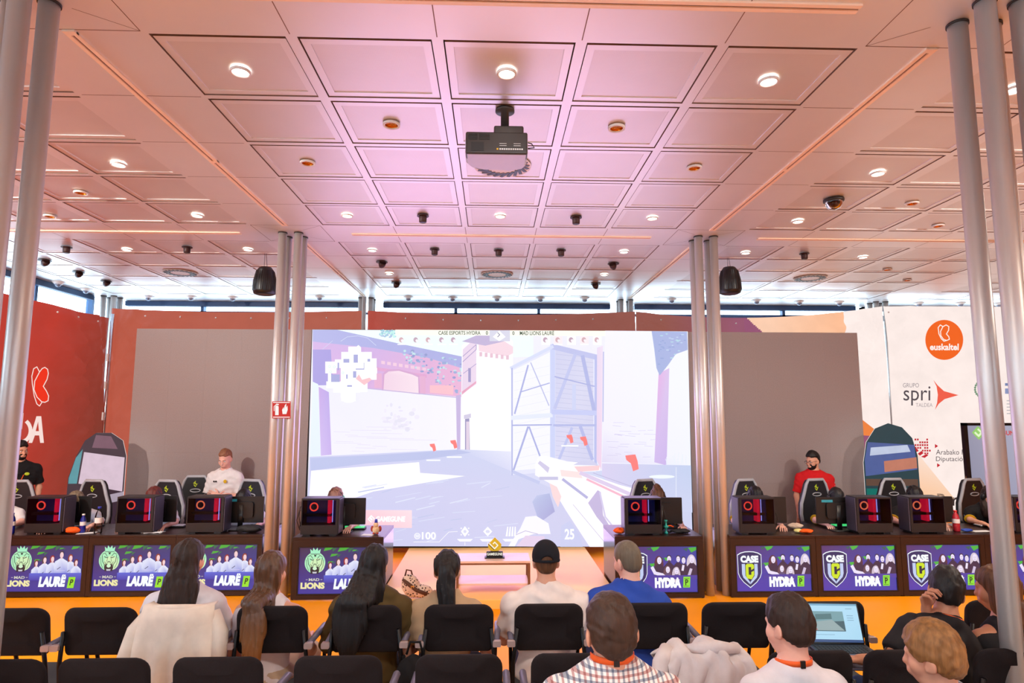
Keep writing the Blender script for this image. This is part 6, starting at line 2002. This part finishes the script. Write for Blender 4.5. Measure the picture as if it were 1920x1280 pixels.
# man in the red polo, looking to the picture's left
Yr = 9.1
p = Person('bearded man with glasses in a red polo, walking left behind the right desks', atY(1526, 880, Yr).x, Yr, TURN - .45, hip=.79, lean=3, sit=False, tor=.93, neck=(-42, 12, 0), shw=.195, bulk=1.05, skin=SK, arms={'Le': (-.05, -.02, -.28), 'Re': (.06, .0, -.28), 'Lw': (.0, .10, -.23), 'Rw': (-.02, .1, -.23)})
p.body(hh=.0058); p.shirt(C_red, .8, infl=.02, wr=.005, name='polo_shirt', loose=.006); p.trousers(C_bk)
p.crop(H_blk, thick=.006, top=.02, low=-.02, fade=1.6, rough=.003, h=.0055); p.face(H_blk, H_blk)
g = MB()
for sx in (-1, 1): g.tube([p.W((sx * .034 + .023 * math.cos(a), .106, .003 + .018 * math.sin(a))) for a in np.linspace(0, 2 * PI, 18, endpoint=False)], .002, 6, 0, True); g.tube([p.W((sx * .057, .104, .006)), p.W((sx * .082, .0, .006))], .002, 6)
g.tube([p.W((-.012, .108, .006)), p.W((.012, .108, .006))], .002, 6); g.build('glasses', M_dark, p.t)
MB().tube([p.nb + p.r * .075 * math.cos(a) + p.fw * (.07 * math.sin(a) + .008) + p.u * .02 for a in np.linspace(0, 2 * PI, 24, endpoint=False)], .015, 8, 0, True).build('collar', C_red, p.t)
S, e, w = p.arm[0]; q = MB()
for k in (0, 1):
    z0 = S + NP((-.070, .0, -.05 - .045 * k)); q.add([z0 + NP((0, -.035, 0)), z0 + NP((-.002, 0, -.028)), z0 + NP((0, .035, 0)), z0 + NP((0, .035, -.018)), z0 + NP((-.002, 0, -.046)), z0 + NP((0, -.035, -.018))], [(0, 1, 4, 5), (1, 2, 3, 4)])
q.build('chevron', C_wh, p.t, solid=.003)
MB().sphere(p.T(.36, .137, -.08), (.024, .005, .026), 12, 6).build('chest_crest', C_wh, p.t)
# staff member at the far left
Ys = 9.0
p = Person('bearded staff man in black polo with orange lanyard and badge at the far left', atY(36, 870, Ys).x, Ys, TURN + .75, hip=.92, lean=1, sit=False, tor=.98, neck=(18, 6, 0), shw=.2, bulk=1.06, skin=SK, arms={'Lw': (.02, .06, -.24), 'Rw': (-.02, .06, -.24), 'Le': (-.05, .0, -.28), 'Re': (.05, .0, -.28)})
p.body(hh=.0058); p.shirt(C_pb, .8, infl=.02, wr=.004, name='polo_shirt'); p.trousers(C_bk); p.crop(H_blk, thick=.006, top=.018, low=-.012, fade=1.4, rough=.003, h=.0055); p.face(H_blk, H_blk); p.lanyard(drop=.0)
b0 = p.T(.34, .137, .0); MB().tube([b0 + p.r * .045, p.T(.2, .145), p.T(.12, .15)], .006, 6).tube([b0 - p.r * .045, p.T(.2, .145)], .006, 6).build('lanyard_end', M_lan, p.t)
MB().box(p.T(.06, .155), (.06, .004, .08), 0, Matrix(np.stack([p.r, p.fw, p.u], 1).tolist())).build('badge', C_wh, p.t)
MB().sphere(p.T(.35, .145, -.08), (.03, .005, .022), 12, 6).build('chest_print', M_lime, p.t)
# ================================================================ ceiling fixtures
M_ring = mat('fixture_white_ring', L(226, 222, 220), .4); M_lens = mat('lit_downlight_lens', L(255, 250, 240), .3, emit=L(255, 248, 238), es=9, var=0)
M_off = mat('downlight_lens_off', L(216, 214, 214), .3); M_gold = mat('gold_reflector', L(232, 150, 40), .22, .9, .5, var=.04)
M_spot = mat('dark_spot_housing', L(62, 38, 36), .45, .2, .4, var=.05)


def fix(px, py): v = atZ(px, py, ZC); return (v.x, v.y, ZC)


def ring_of(t, r0, r1):
    MB().lathe([(r0, .004), (r0, -.012), (r1 * .98, -.014), (r1, -.006), (r1, .004)], n=32, cap=False).build('trim_ring', M_ring, t)


PLACES = [(451, 134, 'front left above the lit screen view'), (950, 137, 'front middle nearest above the projector'), (1441, 152, 'front right beside the long slot'), (651, 404, 'before the mid beam, left'), (938, 405, 'before the mid beam, middle'), (1223, 409, 'before the mid beam, right'),
          (222, 308, 'left bay between slot and near tubes'), (370, 404, 'left bay near the beam'), (1646, 325, 'right bay left of the near tubes'), (1496, 415, 'right bay near the dome camera'), (1902, 168, 'far right behind the near tubes'),
          (698, 469, 'rear middle bay, left end'), (1170, 472, 'rear middle bay, right end'), (730, 513, 'rear middle bay, second left'), (1133, 515, 'rear middle bay, second right'), (238, 468, 'rear left bay'), (465, 468, 'rear left bay by the left speaker'), (1398, 474, 'rear right bay by the right speaker'), (1618, 482, 'rear right bay, outer')]
d0 = None
for px, py, w_ in PLACES:
    lab = 'lit round white ceiling downlight, ' + w_
    if d0 is None:
        d0 = thing('ceiling_downlight', lab, 'ceiling light', fix(px, py), 0, 'lit round downlights'); ring_of(d0, .052, .064)
        MB().lathe([(.053, -.004), (.053, -.0005)], n=28).build('lens', M_lens, d0)
    else: dup(d0, fix(px, py), 0, lab)
g0 = None
for px, py, w_ in ((734, 233, 'left of the projector'), (1156, 239, 'right of the projector'), (577, 305, 'left, beside the long slot'), (1302, 314, 'right, beside the long slot'), (152, 361, 'left bay by the near tubes'), (94, 405, 'far left behind the near tubes'), (1710, 381, 'right bay'), (1759, 423, 'right bay, second'), (1664, 505, 'rear right bay'), (1701, 525, 'rear right bay, second')):
    lab = 'round ceiling fixture with gold reflector, ' + w_
    if g0 is None:
        g0 = thing('reflector_downlight', lab, 'ceiling light', fix(px, py), 0, 'gold reflector downlights'); ring_of(g0, .05, .066)
        MB().lathe([(.05, -.006), (.043, .02), (.028, .045), (.012, .05)], n=28, cap=False).build('reflector', M_gold, g0)
        q = MB()
        for k in range(3): q.tube([(-.04, (k - 1) * .024, -.002), (0, (k - 1) * .024, .012), (.04, (k - 1) * .024, -.002)], .004, 6)
        q.build('louvre', M_gold, g0)
    else: dup(g0, fix(px, py), 0, lab)
s0 = None
for px, py, w_ in ((793, 404, 'front row left'), (1080, 407, 'front row right'), (815, 467, 'rear row left'), (935, 469, 'rear row middle'), (1052, 469, 'rear row right'), (125, 463, 'rear left bay, outer'), (351, 463, 'rear left bay, inner'), (1508, 475, 'rear right bay')):
    lab = 'dark cylindrical ceiling spotlight, ' + w_
    if s0 is None:
        s0 = thing('ceiling_spotlight', lab, 'spotlight', fix(px, py), 0, 'dark cylinder spotlights')
        MB().lathe([(.066, -.01), (.066, .0)], n=28).build('mounting_plate', M_spot, s0)
        MB().lathe([(.038, -.08), (.042, -.075), (.044, -.02), (.042, -.01)], n=24).build('housing', M_spot, s0)
        MB().lathe([(.032, -.083), (.032, -.079)], n=20).build('lens', M_dark, s0)
    else: dup(s0, fix(px, py), 0, lab)
k0 = None
rx = Matrix.Rotation(.9, 3, 'X')
for px, py, w_, rz in ((716, 491, 'left of the rear middle bay', .6), (743, 530, 'left of the rear middle bay, far', .6), (1150, 494, 'right of the rear middle bay', -.6), (1117, 532, 'right of the rear middle bay, far', -.6), (84, 488, 'outer left bay, first', 1.2), (147, 510, 'outer left bay, second', 1.2), (199, 527, 'outer left bay, third', 1.2)):
    lab = 'dark tilted gimbal spotlight, ' + w_
    if k0 is None:
        k0 = thing('gimbal_spotlight', lab, 'spotlight', fix(px, py), rz, 'dark tilted gimbal spotlights')
        MB().lathe([(.085, -.008), (.085, .0)], n=28).build('mounting_plate', M_spot, k0)
        MB().lathe([(.03, -.04), (.05, .0), (.05, .05)], (0, 0, -.045), 20, 0, rx).build('housing', M_spot, k0)
    else: dup(k0, fix(px, py), rz, lab)
e0 = None
M_ey = mat('eyeball_grey', L(128, 136, 156), .35, .2)
for n_, (px, py) in enumerate(((110, 528), (162, 541), (279, 555), (359, 555), (437, 556), (600, 555), (766, 556), (849, 557), (932, 557), (1013, 558), (1096, 558), (1259, 560), (1418, 562), (1498, 564), (1573, 565), (1722, 567), (1800, 567), (1872, 568))):
    where = ['over the red side banner, first', 'over the red side banner, second', 'first right of the far left corner tubes', 'second right of the far left corner tubes', 'left of the left speaker', 'right of the left tube cluster', 'first over the lit screen', 'second over the lit screen', 'third over the lit screen, at its middle', 'fourth over the lit screen', 'fifth over the lit screen', 'left of the right tube cluster', 'right of the right speaker', 'second right of the right speaker', 'third right of the right speaker', 'first over the white banner', 'second over the white banner', 'third over the white banner'][n_]
    lab = 'small white eyeball fixture by the window, ' + where
    v = fix(px, py)
    if e0 is None:
        e0 = thing('eyeball_spotlight', lab, 'spotlight', v, 0, 'white eyeball fixtures along the window')
        MB().lathe([(.05, -.05), (.085, -.02), (.098, -.004), (.098, 0)], n=28).build('bowl', M_ring, e0)
        MB().sphere((0, -.01, -.045), .048, 18, 12).build('eyeball', M_ey, e0)
    else: dup(e0, v, 0, lab)
v0 = None
for px, py, w_ in ((338, 512, 'over the left unlit panel'), (932, 515, 'over the lit screen'), (1519, 522, 'over the right unlit panel'), (942, 312, 'behind the projector')):
    lab = 'round swirl air vent with black radial slits, ' + w_
    if v0 is None:
        v0 = thing('ceiling_vent', lab, 'vent', fix(px, py), 0, 'swirl air vents')
        MB().lathe([(.26, -.001), (.26, .004)], n=48).build('plate', M_ring, v0)
        q = MB()
        for k in range(22):
            a = 2 * PI * k / 22; q.box((.19 * math.cos(a), .19 * math.sin(a), -.003), (.125, .03, .004), 0, Matrix.Rotation(a + .8, 3, 'Z'))
        q.build('slits', M_dark, v0)
    else: dup(v0, fix(px, py), 0, lab)
# dome camera
dc = thing('dome_camera', 'dark dome camera on the ceiling of the right bay', 'camera', fix(1563, 374))
MB().lathe([(.09, -.03), (.1, -.02), (.1, 0)], n=32).build('mount', M_dark, dc)
MB().lathe([(.086, -.03), (.082, -.055), (.06, -.09), (.03, -.107), (.004, -.112)], n=28, cap=False).build('dome', glass('dome_glass', (.55, .5, .5, 1), .3), dc)
MB().sphere((0, 0, -.045), .04, 14, 10).build('lens_unit', mat('camera_core', L(90, 40, 30), .4), dc)
# hanging loudspeakers
for px, lab in ((497, 'black hanging loudspeaker left of the left tube cluster'), (1368, 'black hanging loudspeaker right of the right tube cluster')):
    Yk = 8.45
    p = atY(px, 525, Yk)
    t = thing('hanging_loudspeaker', lab, 'loudspeaker', (p.x, Yk, 0), 0, 'hanging loudspeakers')
    zt, zb = atY(px, 500, Yk).z, atY(px, 553, Yk).z
    zt = min(zt, ZC - .12); zb = zt - .40
    MB().lathe([(.11, zb), (.15, zb + .02), (.163, zb + .06), (.155, zb + .2), (.125, zb + .33), (.08, zb + .39), (.03, zb + .40)], n=10).build('cabinet', M_mon, t)
    b = MB()
    for k in range(36):
        a = 2 * PI * k / 36; b.tube([(.157 * math.cos(a), .157 * math.sin(a), zb + .06), (.15 * math.cos(a), .15 * math.sin(a), zb + .2), (.12 * math.cos(a), .12 * math.sin(a), zb + .33)], .004, 4)
    b.build('grille', M_mon, t)
    MB().tube([(-.02, 0, zb + .395), (-.02, 0, ZC)], .003, 6).tube([(.02, 0, zb + .395), (.0, 0, ZC)], .003, 6).build('cable', M_dark, t)
# ceiling projector
pj = atZ(932, 206, ZC)
PY_ = 4.29
t = thing('projector', 'grey black projector hanging from the ceiling in the middle', 'projector', (.02, PY_, 0), 0)
# placed so that body hangs below the ceiling at its real size
zb = 3.95
M_pjt = mat('projector_shell_black', L(52, 46, 44), .4, 0, .5, var=.05); M_pjw = mat('projector_shell_light', L(186, 182, 196), .3, 0, .6, var=.03)
hw = .222
prof = [(-hw, .16), (-hw, -.02), (-hw + .03, -.08), (-.1, -.125), (.06, -.135), (.1, -.15), (hw - .02, -.10), (hw, -.05), (hw, .16)]
m = MB(); k = len(prof)


def slab(z0, z1, ins, mi, y0=None):
    pts = [(x * (1 - ins), (y if y0 is None else max(y, y0))) for x, y in prof]
    return [(x, -y, z) for (x, y) in pts for z in (z0,)], [(x, -y, z) for (x, y) in pts for z in (z1,)]


vs = []
for z, ins in ((zb, .06), (zb + .02, .0), (zb + .11, 0), (zb + .135, .04)):
    vs += [(x * (1 - ins), (-.0 - y) * (1 - ins * .6), z) for x, y in prof]
fs = [tuple(range(k)), tuple(range(3 * k, 4 * k))[::-1]] + [(r * k + i, (r + 1) * k + i, (r + 1) * k + (i + 1) % k, r * k + (i + 1) % k) for r in range(3) for i in range(k)]
m.add(vs, [f[::-1] for f in fs], 0, False); m.build('shell', M_pjw, t, bevel=.006)
MB().span((-hw + .002, -.168, zb + .002), (hw - .002, -.06, zb + .165)).build('rear_block', M_pjt, t, bevel=.012)
MB().span((-.02, -.165, zb + .12), (hw - .03, -.02, zb + .215)).build('mount_plate', M_pjt, t, bevel=.012)
v = MB()
for i in range(4):
    for a, b in ((-.2, -.135), (-.125, -.05)): v.span((a, -.172, zb + .105 + i * .012), (b, -.168, zb + .111 + i * .012))
v.build('vent_slots', M_dark, t)
MB().span((-.18, -.1702, zb + .02), (-.09, -.1682, zb + .085)).build('filter_door', M_dark, t)
q = MB(); q.span((.0, -.1706, zb + .03), (.012, -.169, zb + .042)).build('yellow_port', mat('yellow_port', L(236, 186, 40), .4), t)
q = MB()
for i in range(11): q.span((.02 + i * .0155, -.1706, zb + .031), (.031 + i * .0155, -.169, zb + .041))
for x in (.02, .12): q.span((x, -.1706, zb + .06), (x + .05, -.1696, zb + .063)).span((x, -.1706, zb + .075), (x + .05, -.1696, zb + .078))
q.build('ports', M_whitep, t)
MB().lathe([(.03, zb + .16), (.03, ZC - .02), (.07, ZC - .02), (.07, ZC)], (.06, -.05, 0), 20).build('ceiling_pole', M_pjt, t)
MB().tube([(hw - .01, -.1, zb + .12), (hw + .03, -.1, zb + .11), (hw + .05, -.1, zb + .08), (hw, -.11, zb + .07)], .004, 6).build('cable', M_dark, t)
MB().lathe([(.035, 0), (.04, .03)], (.12, .13, zb + .06), 20, 0, Matrix.Rotation(-PI / 2, 3, 'X')).build('lens', M_dark, t)
